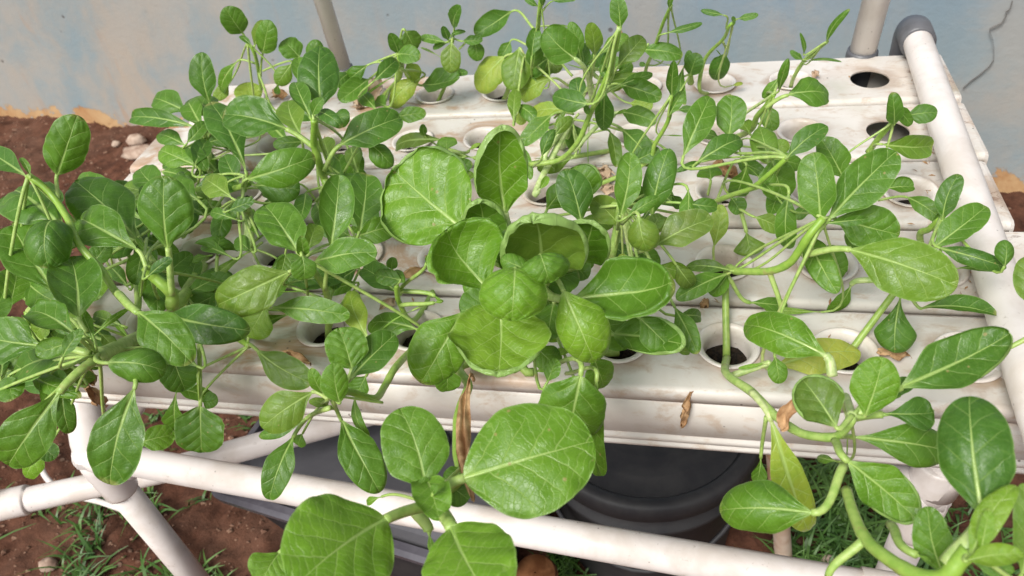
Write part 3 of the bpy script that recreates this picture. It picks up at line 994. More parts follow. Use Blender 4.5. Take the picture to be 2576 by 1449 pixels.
def blade_local(L, W, sh='o', k=.25, tc=0.0, cup=.35, rim=0.0, wave=.02, seed=0, nu=8, nv=20, bend=0.0, crumple=0.0, bowl=None, off=0.0, puck=0.0):
    """blade in local space: x along the chord (0..L), y lateral, z towards the upper side"""
    rnd = random.Random(seed)
    hm = max(outline(i / 40, sh) for i in range(41))
    vs = [0.5 * (1 - math.cos(math.pi * i / nv)) for i in range(nv + 1)]
    th = k / 2
    C = [Vector((0, 0, 0))]; TH = [th]
    for i in range(1, nv + 1):
        dv = vs[i] - vs[i - 1]
        vm = 0.5 * (vs[i] + vs[i - 1])
        th += (-k + (tc * 2.4 / .165 * smooth01(.74, .93, vm) if tc else 0)) * dv
        C.append(C[-1] + Vector((math.cos(th), 0, math.sin(th))) * dv)
        TH.append(th)
    ix = max(range(len(C)), key=lambda i: C[i].x)
    ch = C[ix].copy(); a = math.atan2(ch.z, ch.x); s = 1 / ch.length
    ca, sa = math.cos(-a), math.sin(-a)
    C = [Vector(((c.x * ca - c.z * sa) * s, 0, (c.x * sa + c.z * ca) * s)) for c in C]
    TH = [t - a for t in TH]
    ph = [rnd.uniform(0, 6.28) for _ in range(4)]
    f1, f2 = rnd.uniform(1.3, 2.2), rnd.uniform(3.5, 5)
    # cross-section
    us = [math.sin(math.pi / 2 * i / nu) for i in range(nu + 1)]
    sect = [(0.0, 0.0)]
    for i in range(1, nu + 1):
        um = 0.5 * (us[i] + us[i - 1]); du = us[i] - us[i - 1]
        an = cup * um * 1.2 + rim * 2.4 * smooth01(.58, .92, um)
        sect.append((sect[-1][0] + math.cos(an) * du, sect[-1][1] + math.sin(an) * du))
    ym = max(y for y, z in sect)
    V, UVB, UVE = [], [], []
    for i, v in enumerate(vs):
        h = outline(v, sh) / hm if 0 < v < 1 else 0.0
        h = h * W / 2
        if i == 0: h = W * 0.02
        h *= 1 + 0.03 * math.sin(v * 9 + ph[0]) + 0.035 * noise.noise(Vector((v * 11, seed * 1.7, 0)))
        nrm = Vector((-math.sin(TH[i]), 0, math.cos(TH[i])))
        for sgn in range(-nu, nu + 1):
            y_, z_ = sect[abs(sgn)]
            sg = -1 if sgn < 0 else 1
            asym = 1 + 0.05 * sg * math.sin(ph[1])
            y = sg * y_ / ym * h * asym
            z = z_ / ym * h
            u = us[abs(sgn)]
            wv = wave * W * (u ** 2.5) * (math.sin(v * 6.28 * f1 + ph[2] + sg) + 0.6 * math.sin(v * 6.28 * f2 + ph[3] * sg))
            z += wv * (0.3 + .7 * smooth01(0, .3, v) )
            if puck:
                ya_ = u * h / L
                tv_ = (v - 1.15 * ya_ + .9 * ya_ * ya_) * 4.6 + sg * .27 * (1 if u > 0 else 0) + off * 3
                z += puck * W * (abs(math.sin(math.pi * tv_)) ** .8 * .7 + .9 * noise.noise(Vector((v * 9, sg * u * 5, seed * 3.3)))) * smooth01(0, .25, u) * smooth01(0, .15, v)
            z -= 0.016 * W * math.exp(-(u / .10) ** 2)
            pnt = C[i] * L + nrm * z + Vector((0, y, 0))
            pnt.y += bend * L * math.sin(math.pi * v)
            if crumple:
                q_ = Vector((v * 4, u * sg * 1.6, seed * 2.3))
                pnt += Vector((noise.noise(q_), noise.noise(q_ + Vector((9, 0, 0))), noise.noise(q_ + Vector((0, 9, 0))) * 1.5)) * (W * crumple)
            V.append(pnt)
            UVB.append((sg * u * h / L, v)); UVE.append((sg * u, 0))
    M_ = 2 * nu + 1
    if bowl:
        ba, ca = bowl[0], bowl[1]
        wb0 = bowl[2] if len(bowl) > 2 else -1.0
        NS = 24
        rows_ = {}
        cx = .46
        out = []
        for idx_, pnt in enumerate(V):
            i, q_ = divmod(idx_, M_)
            v = vs[i]; fy = UVB[idx_][0] * L
            dx = (v - cx) * L
            ax = (1 - cx) * L if dx > 0 else cx * L
            rho = math.sqrt((dx / ax) ** 2 + (fy / (W / 2)) ** 2)
            if rho < 1e-4:
                out.append(pnt); continue
            dist_ = math.hypot(dx, fy); a_ = dist_ / rho
            cth = dx / dist_
            wgt = smooth01(wb0, wb0 + .75, cth)
            th_ = math.atan2(fy, dx)
            mod = 1 + .2 * noise.noise(Vector((math.cos(th_) * 2, math.sin(th_) * 2, seed * 1.3)))
            rr = zz = 0.0
            for s_ in range(NS):
                p_ = (s_ + .5) / NS * min(rho, 1.05)
                A = ba * p_ + ca * mod * wgt * smooth01(.80 + .04 * mod, .90 + .05 * mod, p_)
                rr += math.cos(A); zz += math.sin(A)
            rr *= min(rho, 1.05) / NS; zz *= min(rho, 1.05) / NS
            wq = smooth01(-1.05, -.6, cth) if dx < 0 and sh != 'h' else 1.0
            new = Vector((cx * L + dx / dist_ * a_ * rr, fy / dist_ * a_ * rr, a_ * zz))
            flat = Vector((v * L, fy, 0))
            delta = (new - flat) * (wq * .9 + .1)
            out.append(pnt + delta)
        if sh == 'h':
            x0_ = min(p_.x for p_ in out)
            for p_ in out: p_.x -= x0_
        xm = max(p_.x for p_ in out); ymx = max(abs(p_.y) for p_ in out)
        sx_, sy_ = L / xm, min(2.6, (W / 2) / max(ymx, 1e-6))
        z0_ = out[nu].z
        V = [Vector((p_.x * sx_, p_.y * sy_, (p_.z - z0_) * .5 * (sx_ + sy_))) for p_ in out]
    F = []
    for i in range(nv):
        for k_ in range(M_ - 1):
            F.append((i * M_ + k_, (i + 1) * M_ + k_, (i + 1) * M_ + k_ + 1, i * M_ + k_ + 1))
    midpts = [V[i * M_ + nu].copy() for i in range(nv + 1)]
    return V, F, UVB, UVE, midpts

LEAFSEED = [0]
PLANTS = {}
def plant(key, row, j, label, stem, tile=0, r0=.0042, r1=.0028, free=None, pale=0.0):
    root_p = hole_pos(row, j) + Vector((0, 0, -0.014)) if free is None else free
    root = empty('bok_choy_plant', root_p, label, 'leafy plant', 'young bok choy plants growing in the rack')
    pts = [root_p] + [tat(s[3] if len(s) > 3 else tile, s[0], s[1], s[2] / 100) for s in stem]
    if free is not None: pts = pts[1:] if len(pts) > 2 else pts
    path = bez(pts, max(8, 6 * len(pts)))
    n = len(path)
    rad = []
    rnd = random.Random(sum(map(ord, key)))
    for i in range(n):
        t = i / (n - 1)
        node = 0.10 * max(0, math.cos(t * n * 0.55)) ** 6
        rad.append((r0 + (r1 - r0) * t) * (1 + node))
    V, F = tube_data(path, rad, 10)
    al = [(i / (n - 1), 0) for i in range(n) for _ in range(10)]
    o = mesh('stem', [v - root_p for v in V], F, M_STALK, root, uvs={'along': al})
    o.color = (0, pale, rnd.random(), 1)
    PLANTS[key] = dict(root=root, loc=root_p, node=path[-1].copy(), path=path)
    return PLANTS[key]

UPV = Vector((0, 0, 1))
def leaf(tile, key, bx, by, tx, ty, w, z0, z1, p=None, sh='o', cup=.35, k=.3, tc=0, rim=0, roll=None, y=0.0, lit=.45, under=False, wave=.02,
         pr=None, sag=None, bend=0, name='leaf', mat=None, mid=0.5, crumple=0.0, bowl=None, label=None, pale=0.2):
    P = PLANTS[key]
    LEAFSEED[0] += 1
    rnd = random.Random(LEAFSEED[0] * 13 + 5)
    off = rnd.random()
    B = tat(tile, bx, by, z0 / 100); T = tat(tile, tx, ty, z1 / 100)
    if sh in 'oer': B, T = B + (B - T) * .07, T + (T - B) * .02
    X = T - B; L = X.length; X.normalize()
    cen = (B + T) / 2
    view = (CAM - cen); dist = view.length; view.normalize()
    if bowl is None: bowl = (rnd.uniform(-.65, .15), rnd.uniform(-.6, .2)); cup = cup * .6 + rnd.choice([0, 0, .45, -.35, .25]); k = k + rnd.uniform(0, .55)
    if not bend: bend = rnd.uniform(-.045, .045)
    if roll is None: roll = rnd.uniform(-14, 14)
    N = view * .75 + UPV * .25
    N = (N - X * N.dot(X)).normalized()
    W = (w / 3) / FPX * dist * 1.07
    N = Matrix.Rotation(math.radians(roll), 3, X) @ N
    Yt = N.cross(X)
    c2 = cen + N * (.10 * L if bowl[0] < -.3 else 0)
    a_, b_ = proj(c2 - Yt * .01), proj(c2 + Yt * .01)
    c_, d_ = proj(B), proj(T)
    ax_ = (d_ - c_).normalized()
    perp = abs((b_ - a_).cross(ax_)) / .02
    full = FPX / dist
    W = (w / 3) * 1.06 / max(perp, .5 * full)
    if under: N = -N; 
    Y = N.cross(X)
    big = w > 150
    V, F, U1, U2, mids = blade_local(L, W, sh, k, tc, cup, rim, wave, LEAFSEED[0], nu=(15 if w > 300 else 9) if big else 7, nv=(40 if w > 300 else 24) if big else 16, bend=bend, crumple=crumple, bowl=bowl, off=off, puck=(.030 if key == 'M' else .013 if key == 'N' else .022) if w > 300 else .016)
    R = Matrix((X, Y, N)).transposed()
    loc = P['loc']
    V = [B + R @ v - loc for v in V]
    o = mesh(name, V, F, mat or M_LEAF, P['root'], uvs={'blade': U1, 'edge': U2})
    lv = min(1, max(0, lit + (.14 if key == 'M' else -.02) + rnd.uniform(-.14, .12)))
    if y == 0 and rnd.random() < .14: y = rnd.uniform(.05, .16)
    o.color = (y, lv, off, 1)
    if label: o['label'] = label
    elif y >= .45: o['label'] = 'yellowing leaf'
    # petiole running on under the blade as a raised midrib
    if p is None: O = P['node']
    else: O = tat(p[3] if len(p) > 3 else tile, p[0], p[1], p[2] / 100)
    mw = [B + R @ (mm + Vector((0, 0, -0.0006))) for mm in mids]
    kk = int(len(mw) * mid)
    leafdir = (mw[2] - mw[0]).normalized()
    D0 = (B - O).length
    if sag is None: sag = rnd.uniform(.02, .10)
    c1 = O.lerp(B, .35) + UPV * D0 * sag
    c2 = B - leafdir * D0 * .30
    pts = []
    if D0 > .002:
        for i in range(11):
            t = i / 10
            pts.append(O * (1 - t) ** 3 + c1 * 3 * t * (1 - t) ** 2 + c2 * 3 * t * t * (1 - t) + mw[0] * t ** 3)
    pts += mw[1:kk]
    if len(pts) < 3: return o
    if pr is None: pr = min(.0036, max(.0011, 0.0011 + W * .028))
    pr *= .86
    n0 = len(pts) - (kk - 1)
    rad = []
    for i in range(len(pts)):
        if i < n0: rad.append(pr * (1.12 - .22 * i / max(1, n0)))
        else:
            t = (i - n0 + 1) / max(1, kk - 1)
            rad.append(max(.0003, pr * .86 * (1 - t) ** 1.1 * .8))
    v2, f2 = tube_data(pts, rad, 8, flat=.85)
    al = []
    for i in range(len(pts)):
        al += [(i / (len(pts) - 1), 0)] * 8
    q = mesh('petiole', [vv - loc for vv in v2], f2, M_STALK if mat is None else mat, o, uvs={'along': al})
    q.color = (y * .7, pale, rnd.random(), 1)
    return o
def lv(tile, key, rows):
    for r in rows:
        a, kw = (r[:-1], r[-1]) if isinstance(r[-1], dict) else (r, {})
        leaf(tile, key, *a, **kw)

# ---- back left
plant('A', 0, -3, 'tall thin plant at the left end of the back channel with round leaves', [(1965, 690, 3), (1955, 560, 6), (1920, 400, 10), (1870, 320, 11.5)], 0, .0032, .0022)
lv(0, 'A', [(1820, 235, 1700, 60, 178, 13, 16.5, dict(sh='r', cup=.2)), (1985, 385, 2020, 175, 185, 10, 14, dict(sh='r', p=(1968, 575, 6), cup=.2)),
            (1925, 330, 1990, 160, 115, 9.5, 12.5, dict(p=(1925, 400, 9))), (1895, 340, 1808, 268, 42, 11.5, 12.5, dict(lit=.3)),
            (1780, 480, 1655, 705, 125, 8, 3.5, dict(p=(1930, 480, 8))), (1720, 640, 1620, 750, 110, 4, 2.5, dict(lit=.6, y=.15)), (1900, 760, 1860, 622, 205, 2, 4.5, dict(sh='r', y=.3, lit=.8)),
            (2190, 495, 2090, 640, 140, 8, 6, dict(p=(1985, 535, 7), cup=-.4, lit=.4)), (2100, 620, 2085, 715, 60, 6, 4, dict(sh='n'))])
plant('B', 2, -1, 'upright plant left of centre with a bare thick stem and a large round top leaf', [(2470, 1440, 6), (2440, 1330, 8), (2400, 1200, 11), (2370, 1080, 13), (2375, 960, 15.5), (2370, 905, 16.5)], 0, .0045, .0035)
lv(0, 'B', [(2420, 770, 2412, 348, 330, 16, 19.5, dict(sh='r', cup=.25, p=(2378, 960, 15), lit=.3)),
            (2130, 965, 1690, 860, 315, 14.5, 16, dict(sh='o', p=(2370, 1110, 12.5), pr=.0035, lit=.3, roll=8)),
            (2330, 860, 2225, 610, 150, 16.3, 18, dict(sh='o', rim=.2, lit=.3)), (2365, 860, 2430, 745, 95, 17, 18.5, dict(lit=.35)),
            (2400, 850, 2560, 940, 110, 16.5, 16.5, dict(cup=-.6, lit=.2, tc=-.6)),
            (2250, 420, 2140, 300, 170, 9, 11, dict(sh='r', p=(2290, 620, 6), lit=.4)), (2390, 480, 2380, 310, 150, 9, 12, dict(sh='r', lit=.4, p=(2380, 700, 5))),
            (2290, 650, 2250, 440, 150, 7, 9, dict(lit=.35, p=(2330, 800, 5))), (2260, 1000, 2180, 760, 240, 8, 8.5, dict(lit=.4, y=.1, p=(2300, 1200, 5))),
            (2480, 1180, 2430, 1030, 160, 6, 7, dict(lit=.4, p=(2430, 1350, 4)))])
lv(10, 'B', [(20, 1080, 440, 880, 285, 12.5, 13.5, dict(p=(2450, 1290, 10, 0), roll=-8, lit=.35, pr=.0032)),
             (210, 1085, 385, 1250, 165, 11.5, 9.5, dict(p=(20, 1300, 8.5), cup=-.3, lit=.45, k=.9)),
             (60, 1150, 100, 1350, 190, 7, 6, dict(lit=.35)), (-40, 1330, 110, 1500, 250, 8, 8, dict(lit=.4)),
             (420, 880, 635, 850, 125, 8.5, 8.5, dict(lit=.5, p=(200, 980, 8))), (-70, 900, 60, 870, 140, 14, 14.5, dict(lit=.2, cup=-.5))])
plant('C', 1, -3, 'spreading plant at the left end of the second channel with a tall oval leaf', [(1590, 1290, 3), (1560, 1050, 7)], 0, .0048, .004, pale=.7)
lv(0, 'C', [(1575, 750, 1520, 400, 225, 9.5, 14.5, dict(p=(1560, 1020, 7), lit=.4)), (1400, 840, 1150, 730, 200, 9.5, 10.5, dict(rim=.35, lit=.35, cup=.3)),
            (1430, 950, 1015, 900, 165, 10.5, 10.5, dict(tc=-.3, lit=.35)), (1470, 1245, 1180, 1110, 195, 7, 8, dict(lit=.6, p=(1490, 1430, 4))),
            (1530, 970, 1400, 750, 190, 9, 10, dict(lit=.45)), (1420, 1070, 1550, 920, 115, 10.5, 11.5, dict(lit=.3)), (1380, 1090, 1190, 1010, 130, 8, 8.5, dict(lit=.3)),
            (1400, 1230, 1210, 1260, 60, 5, 4, dict(sh='n', lit=.3)), (1620, 900, 1420, 740, 240, 8, 8.5, dict(lit=.45))])
plant('D', 2, -3, 'leafy plant left of centre with one long narrow dark leaf pointing up', [(1840, 1400, 8), (1855, 1330, 9.5)], 0)
lv(0, 'D', [(1855, 1290, 1590, 770, 300, 11, 15, dict(sh='n', lit=.25, p=(1850, 1440, 8))), (1900, 1340, 2350, 1190, 300, 12.5, 13.5, dict(lit=.4, p=(1830, 1460, 10), cup=.3)),
            (1730, 1480, 1530, 1340, 190, 12.5, 13, dict(sh='o', rim=.15, lit=.45)), (1470, 1240, 1560, 1060, 150, 7.5, 8, dict(lit=.35)),
            (1950, 1400, 2250, 1430, 260, 9, 8.5, dict(lit=.35)), (1800, 1380, 1700, 1180, 160, 8, 9.5, dict(lit=.3)), (1420, 1440, 1330, 1270, 90, 6, 6.5, dict(lit=.35))])
plant('H', 2, -2, 'plant in the third channel with a thick pale stalk and small dark leaves', [(1880, 420, 3, 1), (1870, 150, 6, 1), (1800, 70, 10, 1)], 1, .0062, .004, pale=.9)
lv(1, 'H', [(1740, 135, 1915, 60, 95, 12.5, 13, dict(lit=.15)), (1800, 215, 1570, 145, 95, 10.5, 11, dict(sh='n', lit=.3)), (1690, 150, 1640, 360, 160, 7, 6, dict(lit=.35)),
            (1640, 480, 1662, 325, 330, 7.5, 8.5, dict(sh='t', cup=-.6, lit=.45, p=(1632, 860, 4), sag=0)), (1760, 500, 1520, 390, 110, 8, 7.5, dict(lit=.45, sh='n')),
            (1890, 440, 1790, 340, 140, 7.5, 8, dict(lit=.35)), (1570, 60, 1500, -60, 120, 7, 8, dict(lit=.5)), (2060, 60, 2200, -60, 160, 7, 8, dict(lit=.35, p=(1830, 60, 8)))])
# extra stalks visible between the leaves
lv(1, 'H', [(1580, 480, 1440, 520, 60, 6, 6, dict(sh='n', lit=.5, p=(1300, 545, 5))), (1900, 440, 1500, 730, 90, 6, 3.5, dict(sh='n', p=(1980, 380, 6), lit=.9, y=.1))])

# ---- far left
plant('E', 3, -3, 'tallest plant at the far left with a long thick arching stem', [(1040, 870, 12, 1), (880, 760, 14, 1), (760, 580, 15.5, 1), (600, 400, 17, 1), (520, 220, 18, 1), (420, 60, 19, 1), (330, -40, 20, 1), (215, -125, 21, 1)], 1, .0029, .0027)
lv(0, 'E', [(440, 1290, 575, 895, 325, 20, 24, dict(sh='r', p=(445, 1500, 18.5), cup=.25, lit=.35)), (175, 1315, -80, 1150, 190, 20.5, 21, dict(lit=.35, cup=.5)), (225, 1320, 155, 1190, 62, 21.5, 22.5, dict(lit=.5, cup=.8))])
lv(1, 'E', [(450, 260, 40, -60, 420, 16.5, 17.5, dict(lit=.25, rim=.12, p=(520, 300, 17))), (400, 730, 80, 230, 400, 13, 16, dict(lit=.35, sh='o', p=(600, 800, 12))),
            (425, 225, 365, 575, 390, 18.6, 17.2, dict(sh='h', cup=-.2, k=.4, bowl=(-1.2, 0), lit=.3, p=(560, 420, 17))), (590, 910, 530, 485, 405, 15, 16.5, dict(sh='r', p=(650, 1060, 14), cup=.3, lit=.35)),
            (70, 850, 130, 590, 300, 10, 11, dict(lit=.5, cup=.5)), (-60, 1000, 30, 760, 200, 11, 12, dict(lit=.5, p=(-120, 1100, 10))),
            (1065, 930, 1430, 1270, 360, 15.5, 13.5, dict(cup=-.4, k=.5, lit=.42, p=(880, 760, 14), pr=.0035)), (690, 540, 820, 380, 160, 13, 14, dict(lit=.3)),
            (760, 560, 700, 820, 220, 11.5, 10.5, dict(lit=.35)), (230, 700, 480, 860, 260, 10, 9, dict(lit=.4))])
plant('F', 4, -2, 'stocky plant at the lower left corner with a thick pale base and crinkled centre leaves', [(790, 1230, 10), (740, 1230, 12)], 1, .008, .0065, pale=.6)
lv(1, 'F', [(540, 1065, 215, 885, 250, 16.5, 17.5, dict(rim=.3, cup=.5, wave=.06, lit=.35, p=(680, 1180, 14))), (480, 1235, 620, 1040, 110, 17.5, 18.5, dict(cup=1, wave=.07, lit=.5)),
            (540, 1130, 270, 1220, 150, 16, 16, dict(rim=.3, wave=.05, lit=.45)), (285, 1155, -160, 1080, 360, 13.5, 14, dict(lit=.35, cup=.5, p=(680, 1220, 13), pr=.0035)),
            (560, 1240, 60, 1420, 270, 11, 8, dict(lit=.35, roll=20)), (840, 1290, 1195, 1330, 300, 15, 14.5, dict(cup=-.1, k=.3, bowl=(-1.2, 0), lit=.42, sh='r', roll=0)),
            (720, 1160, 600, 870, 110, 13, 15, dict(sh='n', lit=.8)), (60, 1420, 90, 1560, 240, 9, 9, dict(lit=.45)), (700, 1090, 960, 880, 60, 12, 13, dict(sh='n', lit=.9, p=(690, 1110, 12))),
            (380, 980, 260, 1080, 170, 11, 10, dict(lit=.55)), (770, 1080, 870, 1190, 110, 9, 8, dict(lit=.25))])
lv(2, 'F', [(420, 100, 40, 645, 400, 12.5, 9, dict(lit=.4, p=(740, -190, 12.5), pr=.0042, cup=.35, roll=-12)), (470, 60, 530, 375, 190, 7, 4, dict(lit=.35, p=(560, -20, 9), cup=.2)),
            (330, 500, 180, 715, 160, 2, 0, dict(lit=.85)), (1000, 85, 820, 752, 400, 13.5, 9, dict(lit=.42, p=(860, -130, 13), cup=-.3, sh='o', roll=5)),
            (1060, 440, 1315, 380, 185, -1, -2, dict(lit=.75, sh='e')), (-20, 60, 150, 20, 170, 9, 9, dict(lit=.6)), (300, 470, 420, 560, 160, 3, 2, dict(lit=.3))])
plant('G', 3, -2, 'plant on the left with three big upright oval leaves on a forked stem', [(1330, 860, 9), (1290, 760, 12), (1160, 640, 13.5), (1100, 570, 14.5)], 1, .0058, .004)
lv(1, 'G', [(1000, 330, 570, -80, 430, 12.5, 16, dict(p=(1170, 540, 11.5), lit=.35, roll=10)), (1000, 415, 560, 160, 350, 15.5, 17, dict(p=(1120, 600, 14), lit=.35, cup=.45)),
            (1265, 390, 1235, -110, 405, 16, 21, dict(p=(1300, 780, 12), lit=.38, sh='o', pr=.0034)), (1130, 625, 1290, 500, 95, 16.5, 17.5, dict(cup=-.8, lit=.25)),
            (1080, 440, 1020, 690, 190, 10.5, 9, dict(lit=.3)), (1180, 600, 1190, 900, 230, 8.5, 7.5, dict(lit=.35)), (1300, 940, 1810, 1030, 320, 11.5, 11.5, dict(lit=.28, cup=.5, rim=.1, p=(1350, 870, 10))),
            (1170, 540, 1020, 340, 60, 11.5, 12.5, dict(sh='n', lit=.9)), (1360, 800, 1700, 620, 150, 6, 6, dict(sh='n', lit=.45)), (1640, 780, 1420, 900, 170, 5, 5, dict(lit=.35)),
            (1060, 800, 1090, 640, 60, 10, 12, dict(sh='n', lit=.7)), (1180, 100, 1130, -60, 200, 10, 11, dict(lit=.45))])
plant('G2', 3, -3, 'low bright plant mostly hidden under the large leaves at the far left', [(300, 1000, 4), (200, 900, 6)], 1)
lv(1, 'G2', [(1300, 1240, 1400, 1500, 290, 6, 3, dict(lit=.35, p=(1200, 1180, 7))), (900, 1000, 700, 930, 120, 6, 6, dict(lit=.3)), (1000, 1130, 860, 950, 60, 5, 6, dict(lit=.9, sh='n'))])
lv(0, 'G2', [(1220, 1440, 1050, 1270, 230, 9, 10, dict(lit=.35)), (1130, 1460, 930, 1400, 190, 8, 8.5, dict(lit=.4)), (1480, 1500, 1250, 1350, 240, 10, 11, dict(lit=.35)), (890, 1480, 560, 1330, 190, 12, 13, dict(lit=.4))])

# ---- left centre
plant('I', 4, 0, 'small plant left of centre, tiny new leaves between two long oval ones', [(2470, 790, 6), (2400, 640, 9), (2330, 560, 11.5), (2300, 500, 12.5)], 1, .0034, .0026)
lv(1, 'I', [(2225, 420, 2000, 90, 315, 13, 15, dict(sh='r', cup=.2, lit=.42, pr=.002)), (2290, 480, 2275, 345, 95, 13.5, 15.5, dict(cup=.8, lit=.45)), (2280, 495, 2295, 662, 195, 14, 12.5, dict(lit=.5, cup=.4, sh='e')),
            (2140, 620, 1630, 850, 370, 12, 11, dict(sh='e', cup=-.35, lit=.48, p=(2300, 640, 9.5), roll=-5)), (2410, 520, 2820, 440, 250, 12, 13, dict(sh='e', cup=-.3, lit=.42, p=(2360, 600, 11))),
            (2500, 380, 2560, -120, 270, 12.5, 16.5, dict(sh='o', lit=.42, p=(2450, 740, 8), pr=.0025, roll=4)), (2000, 870, 1870, 1090, 260, 6, 4, dict(lit=.75, y=.1, p=(2080, 760, 6))),
            (2110, 875, 2620, 930, 215, 8.5, 8, dict(lit=.5, p=(2070, 870, 8), sh='e', roll=10)), (2195, 920, 1800, 1080, 130, 4, 3, dict(sh='n', lit=.55)),
            (2150, 480, 2110, 640, 120, 9, 8, dict(lit=.3)), (2200, 690, 2560, 640, 180, 7.5, 7.5, dict(lit=.2)), (2330, 420, 2390, 250, 150, 8, 9, dict(lit=.5)), (2430, 770, 2080, 755, 22, 6, 7, dict(lit=.9, sh='n', p=(2500, 800, 5)))])
lv(11, 'I', [(140, 270, 190, -130, 260, 10.5, 13, dict(lit=.3, p=(-60, 480, 7))), (130, 330, 410, 250, 190, 8, 8, dict(lit=.5)), (60, 330, -60, 260, 130, 7, 7.5, dict(lit=.5)),
             (190, 1080, 60, 735, 215, 5.5, 7, dict(lit=.7, y=.25, p=(320, 1180, 4))), (540, 1030, 185, 975, 190, 3, 3, dict(lit=.3, cup=-.3)), (540, 890, 290, 1045, 20, 5, 4, dict(sh='n', lit=.9, p=(680, 830, 5)))])
plant('J', 4, -1, 'trailing plant hanging over the edge of the front channel left of centre', [(1800, 1100, 2), (1880, 1160, 3)], 1, .0034, .003)
lv(1, 'J', [(1965, 1210, 2350, 1440, 270, 5, 3, dict(lit=.32, roll=20, cup=.3)), (1520, 1150, 1500, 1620, 30, 5, 2, dict(sh='n', lit=.9, y=.2, p=(1500, 1050, 5)))])
lv(2, 'J', [(1330, 60, 1330, 355, 190, 2, -2, dict(lit=.5, sh='t', p=(1290, -20, 4))), (1512, 190, 1520, 515, 360, 1.5, -2, dict(lit=.45, sh='r', cup=-.25, p=(1503, -300, 5), sag=0)), (1540, 130, 1640, 130, 130, -1, -1, dict(lit=.4)), (1340, 40, 1620, 120, 130, -1, -1, dict(lit=.4))])
plant('K', 4, 1, 'small bright plant leaning out over the front edge with a rosette of round leaves', [(420, 1310, 4, 11), (330, 1460, 4.5, 11), (250, 110, 7, 12), (60, 60, 9.5, 12), (-60, 90, 11, 12)], 11, .0034, .0026)
lv(11, 'K', [(70, 1310, -20, 1030, 330, 12, 14, dict(sh='r', lit=.5, cup=-.3, p=(-60, 1540, 11))), (90, 1380, 400, 1080, 270, 11.5, 12, dict(lit=.42, p=(-60, 1530, 10.5), cup=.2, roll=8)), (180, 1400, 120, 1520, 170, 5, 4, dict(lit=.35))])
lv(2, 'K', [(2560, 120, 2520, -150, 240, 11.5, 14, dict(sh='r', lit=.5, cup=-.3)), (2430, 60, 2350, -110, 110, 11.5, 13.5, dict(lit=.55, cup=.6)), (2330, 80, 1975, 330, 300, 11, 10, dict(lit=.48, sh='o', p=(2480, 110, 10.5), roll=-10)),
            (2200, 430, 2030, 865, 230, 4, 2, dict(lit=.45, sh='o', p=(2490, 180, 9.5), pr=.0024, roll=0)), (2340, 250, 1940, 400, 130, 6, 5, dict(lit=.35, sh='n')), (2480, 170, 2330, 120, 90, 8, 8, dict(lit=.6, y=.15)), (2280, 380, 2250, 465, 120, 3, 2, dict(lit=.35))])
lv(12, 'K', [(20, 310, 290, 790, 320, 6.5, 4, dict(lit=.3, sh='o', p=(-70, 120, 9), cup=-.2, roll=-8)), (110, 110, 190, 400, 120, 7, 5, dict(lit=.5, p=(80, 80, 8), roll=25, bend=-.12)), (290, 130, 110, 60, 10, 8, 9, dict(sh='n', lit=.9))])
plant('L', 3, 1, 'spindly seedling with a tiny crinkled leaf pair beside the big central head', [(560, 960, 1), (440, 840, 5), (415, 700, 8)], 11, .003, .0022)
lv(11, 'L', [(430, 660, 250, 620, 130, 8.5, 9, dict(lit=.5, sh='r', wave=.06)), (400, 600, 460, 660, 90, 8, 8.5, dict(lit=.5)), (380, 575, 392, 492, 88, 9, 10, dict(lit=.4, sh='r')), (400, 745, 160, 560, 190, 5, 6, dict(lit=.32)),
             (640, 540, 660, 470, 30, 10, 11, dict(sh='n', lit=.7, p=(440, 740, 6), pr=.0022)), (700, 780, 760, 830, 30, 6, 6, dict(lit=.9, sh='n', p=(440, 745, 6), pr=.0026)), (700, 835, 770, 820, 30, 6, 6, dict(lit=.9, sh='n', p=(450, 855, 5), pr=.0024)),
             (310, 560, 200, 470, 30, 5, 6, dict(sh='n', lit=.7))])

